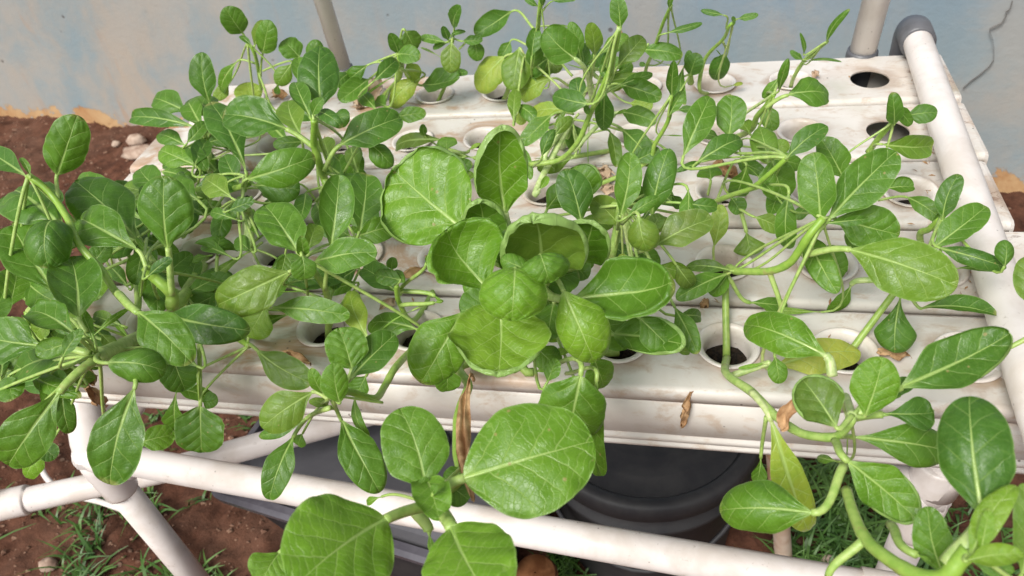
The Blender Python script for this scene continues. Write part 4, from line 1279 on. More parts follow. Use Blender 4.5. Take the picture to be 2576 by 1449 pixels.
# ---- the big central head
plant('M', 4, 2, 'largest bok choy head in the middle, big cupped leaves with rolled pale edges', [(1400, 760, 5), (1420, 640, 9)], 11, .011, .009, pale=.8)
lv(11, 'M', [(890, 255, 430, -140, 740, 12, 14.5, dict(lit=.72, cup=.0, bowl=(.25, 1.9), sh='r', wave=.035, p=(1200, 520, 9), pr=.0045, pale=.8, roll=-12)),
             (1230, 120, 1195, -530, 450, 13.5, 21, dict(lit=.6, sh='e', cup=.2, bowl=(.5, 2.1), wave=.015, p=(1360, 560, 10), pr=.0045, pale=.8, roll=14)),
             (1085, 430, 1020, 0, 370, 13, 18.5, dict(lit=.22, sh='r', cup=0, bowl=(.8, 1.8), p=(1300, 620, 9), pale=.3, roll=0)),
             (1500, 600, 1415, 60, 720, 13, 20.5, dict(lit=.14, sh='r', cup=0, bowl=(.8, 1.75), p=(1480, 660, 9), roll=0)),
             (1075, 700, 770, 330, 600, 14.5, 17.5, dict(lit=.45, sh='e', cup=.3, bowl=(1.3, -2.5), k=0, p=(1380, 700, 10), pr=.0045, pale=.6, roll=14)),
             (1830, 500, 1930, 170, 400, 12, 16.5, dict(lit=.2, sh='r', cup=0, bowl=(.7, 1.75), p=(1520, 640, 9), roll=0)),
             (1310, 575, 1285, 975, 500, 19, 17.2, dict(lit=.62, sh='h', cup=-.1, k=.3, bowl=(-1.1, 0), p=(1400, 640, 13), roll=0, pr=.0016, sag=0)),
             (1500, 470, 1575, 690, 430, 19.5, 18.3, dict(lit=.35, sh='h', cup=-.2, k=.6, bowl=(-1.2, 0), p=(1440, 620, 12), roll=-4, pr=.0012, sag=0)),
             (1420, 590, 1205, 490, 170, 18.2, 19, dict(lit=.35, cup=-.3, bowl=(-.8, -.5), sh='e')),
             (1380, 570, 1560, 370, 260, 13, 15.5, dict(lit=.12, sh='r', cup=.6)), (1230, 560, 1260, 300, 170, 13, 16, dict(lit=.25, sh='e', cup=.7)),
             (1810, 800, 2540, 745, 470, 13.5, 15, dict(lit=.3, sh='e', cup=.3, bowl=(1.2, -2.3), k=0, p=(1480, 720, 8), pr=.0045, pale=.5, roll=-6)),
             (1690, 780, 1900, 1290, 430, 15.5, 12, dict(lit=.72, sh='e', cup=-.2, k=.4, bowl=(-.9, -.3), p=(1540, 720, 10), roll=10)),
             (1200, 850, 1180, 1410, 740, 13, 12, dict(lit=.66, sh='h', cup=.1, bowl=(.3, 2.3, .0), wave=.03, p=(1400, 740, 7), pr=.0055, pale=.8, roll=0)),
             (890, 950, 610, 1440, 440, 9, 6, dict(lit=.55, sh='e', cup=-.1, bowl=(-.5, -.5), p=(1300, 780, 6), roll=-15)), (800, 1330, 800, 1500, 190, 6, 4, dict(lit=.35)),
             (2090, 1080, 2620, 1180, 330, 8, 9, dict(lit=.28, cup=0, bowl=(.7, 2.0), sh='r', p=(1560, 1060, 5), roll=0)), (2270, 970, 2500, 1195, 240, 10, 8.5, dict(lit=.25, cup=-.2, sh='e', p=(2150, 950, 6))),
             (1540, 1240, 1720, 1190, 60, 5, 6, dict(sh='n', lit=.9, y=.1, pr=.0055, pale=.4)), (1450, 1360, 1600, 1330, 60, 3, 3, dict(sh='n', lit=.8, pr=.005)), (1540, 1110, 1660, 1110, 60, 4, 5, dict(sh='n', lit=.9, pr=.005, pale=1)),
             (1400, 560, 1290, 330, 330, 12, 15, dict(lit=.12, sh='r', cup=.2, bowl=(.7, 0))), (1500, 560, 1640, 330, 330, 12, 15, dict(lit=.12, sh='r', cup=.2, bowl=(.7, 0))),
             (1560, 700, 1780, 600, 300, 9, 10, dict(lit=.3, sh='e')), (1250, 760, 1010, 860, 300, 9, 9, dict(lit=.3, sh='e')), (1520, 860, 1660, 1060, 260, 7, 6, dict(lit=.35)), (1300, 520, 1120, 300, 280, 9, 12, dict(lit=.3)),
             (1560, 560, 1760, 380, 300, 8, 11, dict(lit=.25)), (1900, 930, 2180, 1150, 300, 7, 7, dict(lit=.2)), (1500, 480, 1600, 200, 300, 9, 13, dict(lit=.3)), (1180, 700, 930, 700, 260, 9, 10, dict(lit=.3)),
             (1180, 820, 900, 900, 300, 10.5, 10.5, dict(lit=.35, sh='e')), (1600, 860, 1560, 1120, 260, 9, 8, dict(lit=.4, sh='e')), (1120, 520, 900, 620, 260, 11, 11, dict(lit=.3, sh='e')),
             (1480, 1180, 1640, 1330, 200, 6, 5, dict(lit=.35, sh='e')), (1100, 380, 1180, 150, 230, 11, 14, dict(lit=.35, sh='e')), (1700, 480, 1850, 650, 220, 8, 8, dict(lit=.25, sh='e')),
             (1560, 820, 1620, 1020, 130, 6, 5, dict(lit=.45)), (1600, 760, 1700, 880, 160, 5, 5, dict(lit=.4)),
             (1900, 1250, 1990, 1480, 240, 7, 4, dict(lit=.45, cup=-.4, p=(1720, 1180, 6))), (1600, 990, 1480, 880, 90, 5, 8, dict(sh='n', lit=1, y=.2)), (1760, 620, 1900, 540, 60, 5, 6, dict(lit=.4, sh='n'))])
lv(12, 'M', [(1800, -30, 1700, 430, 520, 9.5, 4, dict(lit=.45, sh='r', cup=-.35, k=.7, p=(1560, -120, 5), roll=-6)), (1930, 30, 1960, 670, 330, 8, 0, dict(lit=.45, sh='e', cup=-.3, bend=-.16, p=(1700, -80, 4), roll=-18)), (1900, 380, 1930, 620, 120, 1, -1, dict(lit=.2))])
lv(11, 'M', [(1560, 1420, 1620, 1260, 130, 9, 10, dict(lit=.45, sh='e'))])

# ---- front leaning plant
plant('N', 4, 3, 'front plant leaning far out towards the viewer with four very large flat round leaves', [(980, -160, 1, 12), (960, 20, 3, 12), (890, 220, 4.5, 12), (880, 500, 6, 12), (900, 700, 8, 12), (700, 850, 11.5, 12)], 12, .0035, .0045)
lv(12, 'N', [(625, 730, 450, 185, 510, 14, 16.5, dict(sh='r', cup=.18, lit=.62, wave=.018, bowl=(-.35, -.2), p=(700, 860, 12), roll=6)), (990, 690, 1880, 420, 830, 15, 16, dict(sh='r', cup=.15, lit=.8, wave=.018, bowl=(-.35, -.2), p=(660, 890, 12.5), pr=.0040, roll=-4)),
             (290, 1050, -330, 1500, 900, 15.5, 18, dict(sh='r', cup=.15, lit=.8, wave=.018, bowl=(-.35, -.2), p=(640, 920, 12.5), pr=.0040, roll=0)), (850, 1120, 1130, 1640, 740, 15.5, 17.5, dict(sh='r', cup=.15, lit=.8, wave=.018, bowl=(-.35, -.2), p=(700, 900, 13), pr=.0046, roll=0)),
             (650, 740, 735, 1000, 280, 15.5, 16, dict(sh='r', cup=.5, lit=.75, wave=.09, tc=.2)), (690, 820, 720, 770, 60, 16.5, 17, dict(cup=1, lit=.4)), (640, 760, 600, 720, 90, 15.5, 16, dict(cup=.8, lit=.6)),
             (780, 730, 960, 870, 240, 9, 8, dict(lit=.3, p=(730, 840, 10))), (300, 850, 180, 900, 60, 8, 7, dict(sh='n', lit=.8, p=(600, 880, 10))), (900, 640, 780, 730, 120, 8, 8, dict(lit=.3)),
             (-480, 1290, -600, 1500, 330, 10, 10, dict(lit=.75, p=(-50, 1200, 11))), (660, 1110, 700, 1300, 60, 10, 9, dict(sh='n', lit=.8, p=(560, 960, 11), pr=.0042))])
leaf(12, 'N', 975, -20, 1000, 880, 230, 7.5, 9.5, sh='e', cup=.2, bowl=(.1, .1), k=.2, mat=M_DRY, name='leaf', label='dry brown withered leaf', crumple=.22, wave=.10, bend=-.11, roll=10, p=(1000, -30, 6), y=0)

# ---- back row, left of centre
plant('X', 0, -1, 'plant in the back channel beside the thin white post, spreading dark leaves', [(430, 600, 4), (432, 480, 8), (440, 400, 9.5)], 10, .0036, .003)
lv(10, 'X', [(430, 400, 370, 250, 110, 10, 13, dict(lit=.3)), (490, 245, 560, 380, 190, 12.5, 10, dict(lit=.3, cup=-.3, p=(430, 430, 9), sh='r')), (440, 410, 592, 430, 145, 10.5, 10.5, dict(lit=.32, sh='r')), (258, 600, 425, 445, 130, 9, 10, dict(lit=.32, p=(130, 730, 6))),
             (190, 500, 50, 620, 130, 8, 6, dict(lit=.35, p=(440, 500, 8), k=.8)), (500, 480, 570, 600, 130, 7, 5, dict(lit=.7, y=.25)), (590, 600, 365, 800, 165, 4, 1, dict(lit=.75, y=.35, k=.6, p=(450, 530, 8))),
             (630, 640, 895, 590, 200, 3, 4.5, dict(lit=.3, cup=.7, bend=-.12, p=(455, 520, 8.5), pr=.0024, roll=-25)), (190, 610, -10, 760, 170, 6, 5.5, dict(lit=.35)), (420, 560, 130, 750, 25, 5, 3, dict(sh='n', lit=.9, pr=.004)),
             (50, 560, -40, 640, 120, 7, 7, dict(lit=.35)), (330, 800, 260, 760, 130, 3, 3, dict(lit=.4))])
plant('Y', 0, 0, 'small upright plant in the back channel with tiny leaves at the tip', [(815, 560, 4), (820, 400, 8), (845, 290, 10.5)], 10, .0028, .002)
lv(10, 'Y', [(852, 200, 900, 48, 108, 12.5, 16, dict(lit=.3)), (808, 300, 765, 198, 62, 11, 13, dict(lit=.25)), (828, 270, 925, 235, 42, 11, 12, dict(lit=.25)), (770, 315, 595, 275, 82, 10.5, 11, dict(lit=.32)),
             (795, 325, 690, 365, 50, 10, 9.5, dict(lit=.25)), (832, 335, 832, 548, 152, 11, 8, dict(lit=.42, sh='e', cup=-.2)), (925, 310, 1065, 300, 80, 10.5, 10.5, dict(lit=.32)), (1010, 300, 1030, 460, 125, 10, 7.5, dict(lit=.38, p=(890, 370, 9))),
             (750, 430, 590, 350, 18, 8, 9, dict(lit=.6, sh='n')), (810, 560, 950, 550, 60, 4, 5, dict(lit=.35, sh='n'))])
plant('AA', 1, 0, 'low flat plant in the second channel spreading over its pot', [(760, 1130, 2)], 10, .004, .003)
lv(10, 'AA', [(630, 1020, 615, 942, 66, 5, 6.5, dict(lit=.25)), (740, 1060, 380, 1105, 110, 4, 2.5, dict(lit=.3, k=.5)), (795, 1125, 795, 1030, 150, 5, 6, dict(lit=.5)), (890, 1185, 615, 1155, 110, 3.5, 3.5, dict(lit=.45)), (680, 1235, 840, 1195, 85, 4.5, 4.5, dict(lit=.2)),
              (820, 1300, 985, 1230, 115, 2.5, 3, dict(lit=.4)), (860, 1345, 1000, 1320, 85, 2, 2, dict(lit=.45)), (1000, 1190, 830, 1180, 45, 2.5, 2.5, dict(sh='n', lit=1, pr=.004, p=(1060, 1190, 2))), (960, 1140, 1040, 1080, 30, 3, 4, dict(sh='n', lit=.9, pr=.0028))])
# ---- back row centre cluster
plant('V', 0, 1, 'plant in the back channel with broad yellow-green drooping leaves', [(1250, 700, 2), (1300, 560, 5), (1380, 420, 8)], 10, .0034, .003)
lv(10, 'V', [(1340, 385, 1290, 672, 225, 8.5, 5, dict(lit=.55, y=.1, sh='e', cup=-.1, bowl=(-.25, -.3), roll=6)), (1215, 445, 1010, 670, 220, 7.5, 4, dict(lit=.8, y=.38, sh='e', cup=-.2, bowl=(-.3, -.5), roll=18)), (1270, 320, 1200, 440, 100, 9, 7.5, dict(lit=.35, p=(1400, 340, 9))),
             (1440, 410, 1470, 215, 120, 10.5, 13, dict(lit=.3, p=(1440, 600, 5))), (1560, 440, 1420, 540, 165, 8, 6, dict(lit=.42, k=.8, p=(1745, 575, 6))), (1530, 420, 1650, 535, 140, 7, 5.5, dict(lit=.3)),
             (1570, 600, 1340, 730, 190, 5.5, 3, dict(lit=.8, y=.25, k=.8, cup=-.1, bowl=(-.2, -.3), p=(1710, 645, 4), roll=12)), (1680, 830, 1425, 850, 115, 5, 4, dict(lit=.85, y=.3)), (1300, 900, 1320, 670, 110, 4, 6, dict(lit=.6, y=.1)), (1340, 850, 1370, 940, 100, 3, 2, dict(lit=.7, y=.25))])
plant('V2', 0, 2, 'dense leafy plant standing behind the centre of the rack against the wall', [(1890, 760, 3), (1870, 600, 6), (1840, 500, 7)], 10, .004, .0035, pale=.8)
lv(10, 'V2', [(1745, 425, 1540, 230, 275, 12.5, 15.5, dict(lit=.5, sh='r', p=(1895, 760, 4), pr=.0034, pale=.9)), (1910, 400, 1880, 178, 155, 13, 17, dict(lit=.42, p=(1870, 680, 6), pr=.0024)), (1800, 420, 1730, 168, 130, 11, 14.5, dict(lit=.35)),
              (1975, 390, 2160, 265, 125, 11, 12.5, dict(lit=.42)), (1830, 540, 1800, 330, 120, 9, 11, dict(lit=.3)), (2000, 580, 2060, 360, 110, 8, 11, dict(lit=.3)), (1960, 520, 2120, 480, 130, 6, 7, dict(lit=.45)), (1900, 640, 2300, 560, 90, 6, 7, dict(lit=.5, sh='n', y=.1)),
              (1960, 600, 2130, 640, 170, 4, 4, dict(lit=.6, y=.2)), (2100, 540, 2190, 480, 120, 6, 7, dict(lit=.45)), (2190, 780, 2350, 800, 130, 3, 3, dict(lit=.75, y=.2)), (1990, 560, 1700, 480, 18, 7, 8, dict(sh='n', lit=.8))])
plant('V3', 0, 2.35, 'very tall thin plant in the back channel whose tip leaves the top of the picture', [(1460, 600, 4), (1480, 300, 10), (1490, 180, 13), (1500, 60, 16), (1505, -60, 18)], 10, .0026, .002, free=hole_pos(0, 2) + Vector((-.018, 0.0, -.014)))
lv(10, 'V3', [(1265, 98, 1015, 262, 175, 12, 10.5, dict(lit=.3, k=.5, p=(1460, 225, 11.5))), (1700, 195, 1640, 190, 14, 12, 12, dict(lit=.5, p=(1490, 200, 12))), (1478, 45, 1385, -15, 50, 16, 17, dict(lit=.3, p=(1500, 110, 15))), (1600, 8, 1760, -5, 48, 16.5, 17, dict(lit=.3, p=(1515, 90, 15.5))),
              (1520, 40, 1525, -30, 50, 16.5, 18, dict(lit=.3)), (1500, 640, 1400, 520, 40, 5, 6, dict(sh='n', lit=.5)), (1450, 500, 1470, 350, 130, 8, 11, dict(lit=.3))])
plant('W3', 0, 3, 'wiry tall plant in the back channel right of the orange string', [(2300, 520, 5), (2340, 420, 8), (2385, 300, 11), (2430, 170, 14), (2490, 40, 17)], 10, .0024, .0018)
lv(10, 'W3', [(2475, 60, 2505, -50, 45, 17, 19, dict(lit=.3)), (2470, 245, 2720, 175, 70, 13, 13.5, dict(lit=.28, p=(2385, 300, 11))), (2290, 380, 2565, 410, 140, 9.5, 9.5, dict(lit=.35, p=(2320, 330, 10), cup=-.2)), (2300, 490, 2250, 480, 40, 6, 6, dict(lit=.2)), (2460, 490, 2340, 440, 14, 6, 7, dict(lit=.8, sh='n'))])
plant('U', 1, 3, 'tall leggy plant with a long yellow-green stem rising from the second channel', [(1460, 1230, 4), (1640, 1210, 5.5), (1780, 1080, 8), (1870, 880, 11), (1950, 700, 14), (2020, 540, 16.5), (2065, 380, 18.5), (2100, 200, 21)], 10, .0030, .0022)
lv(10, 'U', [(2105, 200, 2080, -25, 138, 21, 23.5, dict(lit=.42)), (2100, 485, 2275, 275, 180, 16.5, 18.5, dict(lit=.28, p=(2040, 600, 15))), (2110, 640, 2345, 560, 80, 12.5, 12.5, dict(lit=.35, p=(1930, 780, 12.5))), (2110, 640, 2410, 740, 165, 12, 11, dict(lit=.25, p=(1915, 800, 12), roll=0)),
             (1985, 690, 1980, 985, 145, 13, 8.5, dict(lit=.25, cup=-.25, sh='o')), (2130, 850, 2370, 920, 150, 8, 8, dict(lit=.35, p=(1750, 1145, 5), pr=.0028, pale=.9)), (1835, 780, 1595, 720, 185, 13.5, 13.5, dict(lit=.25, sh='r', cup=-.2)),
             (1800, 740, 1770, 580, 130, 11, 12.5, dict(lit=.25)), (1830, 790, 1870, 860, 50, 13, 12, dict(lit=.25)), (2000, 600, 1960, 480, 60, 15, 16, dict(lit=.3)), (2060, 870, 2150, 825, 22, 9, 9.5, dict(lit=1, sh='n', pr=.003, pale=1))])
plant('BB', 1, 2, 'sprawling plant in the second channel with slanting leaves and pale stalks', [(1690, 1080, 3), (1740, 900, 6)], 10, .004, .003, pale=.5)
lv(10, 'BB', [(1570, 885, 1360, 1090, 150, 7, 5, dict(lit=.4, sh='e', p=(1750, 860, 6), roll=10)), (1620, 1010, 1745, 885, 100, 7, 8, dict(lit=.4, roll=20)), (1745, 950, 1760, 1130, 170, 4.5, 3, dict(lit=.42, p=(1790, 860, 6))), (1520, 1165, 1600, 980, 110, 11, 13, dict(lit=.15, sh='e', p=(1450, 1260, 8))),
              (1720, 1200, 1480, 1270, 140, 3, 2.5, dict(lit=.55, y=.1, cup=-.4)), (2030, 1010, 2075, 1260, 115, 5, 2.5, dict(lit=.35, p=(1900, 1000, 5), sh='e')), (2135, 990, 2350, 1215, 200, 6.5, 5, dict(lit=.35, p=(1900, 900, 7), roll=14)),
              (1600, 980, 1690, 840, 45, 6, 8, dict(sh='n', lit=.3)), (1870, 940, 1860, 1240, 10, 5, 1, dict(lit=1, sh='n', pr=.002, p=(1860, 860, 6))), (1490, 1440, 1560, 1330, 60, 3, 4, dict(sh='n', lit=1, pr=.0045, pale=1)), (1560, 1240, 1620, 1300, 20, 4, 2, dict(sh='n', lit=1, pr=.0036, pale=1)),
              (1350, 1100, 1430, 1350, 90, 5, 3, dict(lit=.4)), (2400, 1180, 2250, 1200, 130, 5, 4, dict(lit=.35)), (1760, 1180, 1450, 1190, 16, 4, 4, dict(sh='n', lit=1))])
plant('W', 2, 2, 'slender plant with one thin bent stem and a small upright leaf, right of centre', [(2250, 1260, 4), (2370, 1080, 7), (2470, 900, 10), (2490, 720, 13)], 10, .0026, .002)
lv(10, 'W', [(2495, 715, 2510, 462, 98, 13, 17, dict(lit=.25)), (2480, 860, 2580, 690, 90, 11, 13, dict(lit=.35)), (2230, 1210, 2400, 1130, 120, 5, 6, dict(lit=.3)), (2420, 1020, 2576, 1025, 12, 7, 7, dict(lit=.8, sh='n'))])
# ---- centre right group behind the head
plant('CC', 2, 3, 'upright plant just right of the central head with three tall oval leaves', [(2050, 500, 4, 11), (2080, 280, 8, 11), (2110, 100, 11, 11)], 11, .0045, .0035, pale=.3)
lv(11, 'CC', [(1800, 200, 1690, -170, 290, 11.5, 15, dict(lit=.25, sh='e', p=(1850, 330, 9))), (1850, 20, 1760, -190, 270, 10, 12.5, dict(lit=.4, rim=.5, cup=.5, sh='r')), (2110, 150, 2180, -290, 225, 13, 17, dict(lit=.4, p=(2085, 280, 10))),
              (2350, 150, 2460, -320, 230, 12, 16.5, dict(lit=.38, p=(2260, 300, 8), pr=.0024)), (2170, 180, 2400, 40, 115, 14, 15, dict(lit=.42)), (2090, 240, 1900, 50, 220, 9, 11, dict(lit=.28)), (2230, 110, 2230, -60, 170, 10, 13, dict(lit=.3)),
              (2250, 212, 2310, 448, 245, 14.5, 12.5, dict(lit=.45, sh='r', cup=-.5, p=(2120, 240, 12))), (2350, 280, 2410, 170, 110, 11, 12, dict(lit=.25)), (2230, 430, 2400, 570, 160, 8.5, 7, dict(lit=.35, p=(2200, 350, 8))),
              (2400, 390, 2790, 200, 260, 11, 12.5, dict(lit=.22, cup=.5, p=(2200, 470, 8))), (1560, 120, 1700, -60, 190, 9, 11, dict(lit=.35)), (2540, 110, 2300, -80, 150, 8, 9, dict(lit=.4)), (2190, 500, 2180, 360, 30, 6, 8, dict(sh='n', lit=1, pr=.003, pale=1)),
              (2120, 600, 2300, 540, 190, 4, 5, dict(lit=.25)), (2500, 30, 2560, 120, 90, 11, 10, dict(lit=.3)), (2400, 560, 2620, 620, 130, 7, 6, dict(lit=.7, rim=.4, y=.1)), (2240, 260, 2420, 0, 60, 7, 9, dict(sh='n', lit=.3)),
              (2120, 540, 2110, 470, 90, 5, 6, dict(lit=1, y=.35, sh='r'))])
lv(21, 'CC', [(40, 0, 15, 255, 130, 13.5, 12, dict(lit=.4, cup=-.5)), (60, 90, 262, 110, 120, 13, 12.5, dict(lit=.42)), (-40, 560, 80, 720, 150, 8, 6, dict(lit=.25, rim=.6)), (-40, 935, 155, 945, 115, 7, 5, dict(lit=.35)), (-50, 890, 110, 1215, 170, 9, 7.5, dict(lit=.32)), (-60, 1190, 60, 1210, 60, 4, 3, dict(lit=.6, y=.1))])
# ---- right back
plant('T', 0, 4, 'thin wavy plant in the back channel with two small leaves held high', [(130, 680, 2), (150, 500, 5), (200, 400, 7), (310, 290, 10), (350, 200, 12.5), (380, 170, 13)], 20, .0026, .0018)
lv(20, 'T', [(300, 112, 140, 78, 52, 13.5, 14, dict(lit=.3, k=.5, p=(330, 220, 11))), (425, 140, 568, 110, 62, 13.5, 14, dict(lit=.28, wave=.05)), (380, 175, 395, 140, 42, 13, 14, dict(lit=.3)), (312, 420, 235, 615, 140, 6.5, 3, dict(lit=.25, cup=-.5, p=(305, 315, 9), sh='r')), (380, 645, 452, 630, 32, 1.5, 1.5, dict(lit=1, y=.45)),
             (300, 430, 252, 375, 12, 6, 7.5, dict(sh='n', lit=.8))])
plant('S', 0, 5, 'wispy plant near the right end of the back channel with narrow curled leaves', [(840, 580, 3), (920, 455, 6), (1000, 390, 8), (1095, 310, 10)], 20, .0026, .0018)
lv(20, 'S', [(1095, 310, 1240, 82, 82, 10.5, 14.5, dict(lit=.3, bend=.07)), (912, 400, 888, 255, 62, 8.5, 11, dict(lit=.3, bend=-.14)), (900, 445, 815, 385, 58, 7, 8, dict(lit=.25)), (945, 465, 1192, 462, 45, 6.5, 7, dict(lit=.25, bend=.10)), (905, 470, 880, 400, 16, 6, 7, dict(sh='n', lit=.8))])
plant('U2', 0, 4, 'pair of round leaves standing behind the leggy plants, just left of the thin wavy one', [(60, 620, 3), (60, 555, 5)], 20, free=hole_pos(0, 4) + Vector((-.035, -.01, 0)))
lv(20, 'U2', [(62, 552, 110, 405, 145, 5.5, 8, dict(lit=.35, sh='r')), (35, 500, 50, 388, 66, 6, 8, dict(lit=.25)), (10, 520, 20, 790, 120, 5.5, 2.5, dict(lit=.4, bend=-.15)), (-60, 640, -40, 760, 90, 4, 3, dict(lit=.3)), (-30, 830, 80, 820, 60, 3, 3, dict(lit=.3))])
plant('R', 1, 4, 'bright branching plant right of centre in the second channel with a folded drooping leaf', [(500, 990, 4), (560, 880, 7), (630, 800, 9), (690, 710, 11)], 20, .0036, .0024)
lv(20, 'R', [(725, 690, 795, 460, 92, 11.5, 15.5, dict(lit=.3, sh='n', roll=20)), (715, 600, 600, 738, 85, 9, 7, dict(lit=.5)), (815, 715, 1112, 700, 215, 11, 10.5, dict(lit=.4, rim=.4, cup=.3, p=(630, 815, 9.5), pr=.0028, roll=-18)), (640, 800, 690, 985, 150, 6, 4, dict(lit=.45)),
             (470, 930, 610, 930, 24, 5, 5, dict(sh='n', lit=1, pr=.0022, pale=.9)), (500, 1000, 440, 930, 120, 5, 5, dict(lit=.7, y=.1)), (650, 1150, 800, 1080, 120, 3, 4, dict(lit=.6, y=.1))])
plant('Q', 2, 4, 'plant right of centre with a long arching stem and a broad flat leaf', [(230, 80, 4, 21), (380, 20, 7, 21), (520, 1420, 9, 20), (640, 1325, 11, 20), (790, 1190, 13, 20)], 20, .0027, .0022)
lv(20, 'Q', [(800, 1180, 1085, 950, 190, 13.2, 15, dict(lit=.3, rim=.1)), (690, 1200, 900, 1250, 135, 8.5, 7.5, dict(lit=.35)), (680, 1230, 760, 1500, 290, 9, 6, dict(lit=.45, sh='r', roll=-8)), (475, 1270, 395, 1500, 165, 7.5, 3.5, dict(lit=.35, p=(440, 1200, 8))),
             (640, 1210, 580, 965, 215, 8.5, 10, dict(lit=.5, cup=-.3, k=.6, sh='r')), (350, 1000, 365, 722, 235, 9.5, 12, dict(lit=.42, sh='r', cup=-.25)), (20, 1145, 210, 728, 215, 9.5, 13, dict(lit=.38)), (135, 1210, 452, 1030, 175, 9, 10, dict(lit=.32)),
             (265, 1040, 130, 1010, 85, 7, 7, dict(lit=.35)), (210, 1350, 195, 1238, 190, 5, 5, dict(lit=.5, cup=-.5, p=(190, 1470, 3))), (135, 1225, -40, 1290, 60, 8, 8, dict(lit=.35)), (600, 1215, 430, 1150, 22, 4, 5, dict(sh='n', lit=.9, pr=.0022)), (440, 1180, 460, 1270, 14, 6, 5, dict(sh='n', lit=1)),
             (1200, 1325, 1050, 1050, 230, 9, 12, dict(lit=.45, p=(1050, 1480, 7))), (570, 1330, 460, 1240, 16, 6, 7, dict(sh='n', lit=.9))])
plant('FF', 1, 6, 'leaning sprig with three pale green leaves at the open hole beside the pipe', [(1400, 1150, 6), (1490, 1030, 8), (1590, 920, 10)], 20, .003, .0026, free=hole_pos(2, 6) + Vector((-.04, .03, 0)))
lv(20, 'FF', [(1595, 925, 1590, 708, 150, 10.5, 13.5, dict(lit=.35, sh='e', rim=.2, roll=20)), (1600, 800, 1720, 940, 110, 12, 10, dict(lit=.4, cup=-.4)), (1700, 870, 1920, 845, 150, 9.5, 10, dict(lit=.3)), (1535, 1090, 1880, 1100, 205, 8, 6.5, dict(lit=.55, sh='o', roll=14, p=(1430, 1120, 6))),
              (1560, 1420, 1740, 1410, 115, 4, 4, dict(lit=.3, rim=.3)), (1240, 1240, 1330, 1290, 40, 6, 5, dict(lit=.5))])
# ---- right
plant('P', 4, 4, 'long-stemmed plant on the right with one very large flat oval leaf', [(330, 620, 4), (420, 600, 6), (650, 598, 8), (800, 540, 9.5), (880, 440, 11), (960, 320, 12.5), (1060, 200, 13.5)], 21, .0032, .0032)
lv(21, 'P', [(1310, 450, 2060, 700, 430, 12, 12, dict(lit=.45, sh='o', cup=.22, p=(950, 470, 10.5), pr=.0034, roll=4)), (340, 590, 30, 560, 115, 6, 6, dict(lit=.18)), (310, 630, -40, 800, 180, 5.5, 5, dict(lit=.45)), (330, 640, 220, 780, 140, 4.5, 3.5, dict(lit=.4)),
             (530, 835, 790, 860, 115, 1.5, .5, dict(lit=.35, p=(340, 640, 4.5), pr=.0026)), (960, 360, 1140, 735, 220, 9.5, 8.5, dict(lit=.45, rim=.55, cup=.5, sh='e', roll=20)), (980, 510, 1230, 600, 300, 6, 5, dict(lit=.45, sh='r', pale=.8)),
             (800, 40, 800, 435, 200, 10, 5.5, dict(lit=.32, sh='e', p=(640, -60, 9), bend=-.06)), (560, 195, 740, 280, 140, 5.5, 4.5, dict(lit=.55, p=(430, 130, 5))), (940, 110, 860, 190, 90, 5, 5, dict(lit=.4)), (1040, 200, 990, -290, 290, 13, 17, dict(lit=.42, sh='e')), (1140, 165, 1590, -290, 340, 13, 16, dict(lit=.36, sh='e', p=(1000, 310, 12.5), pr=.0032)),
             (1190, 210, 1620, 320, 320, 11, 10, dict(lit=.4, cup=-.25, sh='e', p=(980, 310, 12))), (1050, 235, 1405, 205, 85, 13, 13.5, dict(lit=.4, cup=.9, sh='n', roll=25)), (1300, 270, 1290, 420, 150, 6, 5, dict(lit=.4)),
             (1040, 1220, 450, 985, 340, 6, 5.5, dict(lit=.55, sh='e', cup=-.4, k=.6, p=(1130, 1390, 5), pr=.0045, pale=1)), (750, 1310, 1340, 1200, 290, .8, 1.2, dict(lit=.8, y=.6, sh='e', cup=.15)), (700, 1260, 735, 1440, 150, 4, 3, dict(lit=.5)),
             (745, 895, 750, 960, 30, 5, 4, dict(sh='n', lit=.9, p=(655, 600, 8), pr=.0026, sag=0)), (640, 1290, 420, 1330, 40, 3, 3, dict(sh='n', lit=1, p=(370, 1390, 2), pr=.0035, pale=.8)),
             (1050, 905, 620, 885, 65, .5, .5, dict(sh='n', lit=.8, y=.1)), (1260, 715, 1090, 910, 150, 2, -1, dict(lit=.5, bend=.12, p=(1450, 660, 3), pr=.0034, pale=.8, roll=-20)), (480, 300, 520, 480, 240, 2.5, 1, dict(lit=.35, sh='t', cup=-.7, p=(408, 50, 5), pr=.0026, sag=0, roll=0)),
             (240, 390, 290, 100, 150, 5, 8, dict(lit=.75, y=.25, p=(235, 520, 3))), (370, 50, 440, 160, 150, 5, 4, dict(lit=.3)), (730, 60, 600, -80, 60, 9, 9, dict(sh='n', lit=.5))])
plant('EE', 3, 6, 'plant at the right edge of the rack with dark curled leaves over the pipe', [(1790, 345, 5), (1860, 280, 7), (1940, 210, 8.5)], 21, .003, .0026)
lv(21, 'EE', [(1970, 190, 2080, -130, 200, 9, 12, dict(lit=.25, sh='e', bend=.06)), (1920, 405, 2285, 120, 240, 8.5, 10.5, dict(lit=.32, sh='e')), (1710, 50, 1965, 215, 150, 6.5, 6, dict(lit=.4, k=.5, p=(1480, 62, 5))),
              (1970, 430, 2440, 560, 150, 9, 9, dict(lit=.22, cup=-.6, sh='e')), (2430, 550, 2440, 365, 150, 9.5, 11, dict(lit=.22, cup=-.7, sh='e')), (2040, 580, 2350, 590, 60, 7, 7, dict(lit=.5, sh='n')), (1980, 150, 1890, 240, 60, 8, 7, dict(lit=.3))])
plant('DD', 4, 5, 'low plant at right with a hanging kite-shaped leaf and long curled leaf', [(1640, 700, 4), (1660, 640, 5)], 21, .003, .0026)
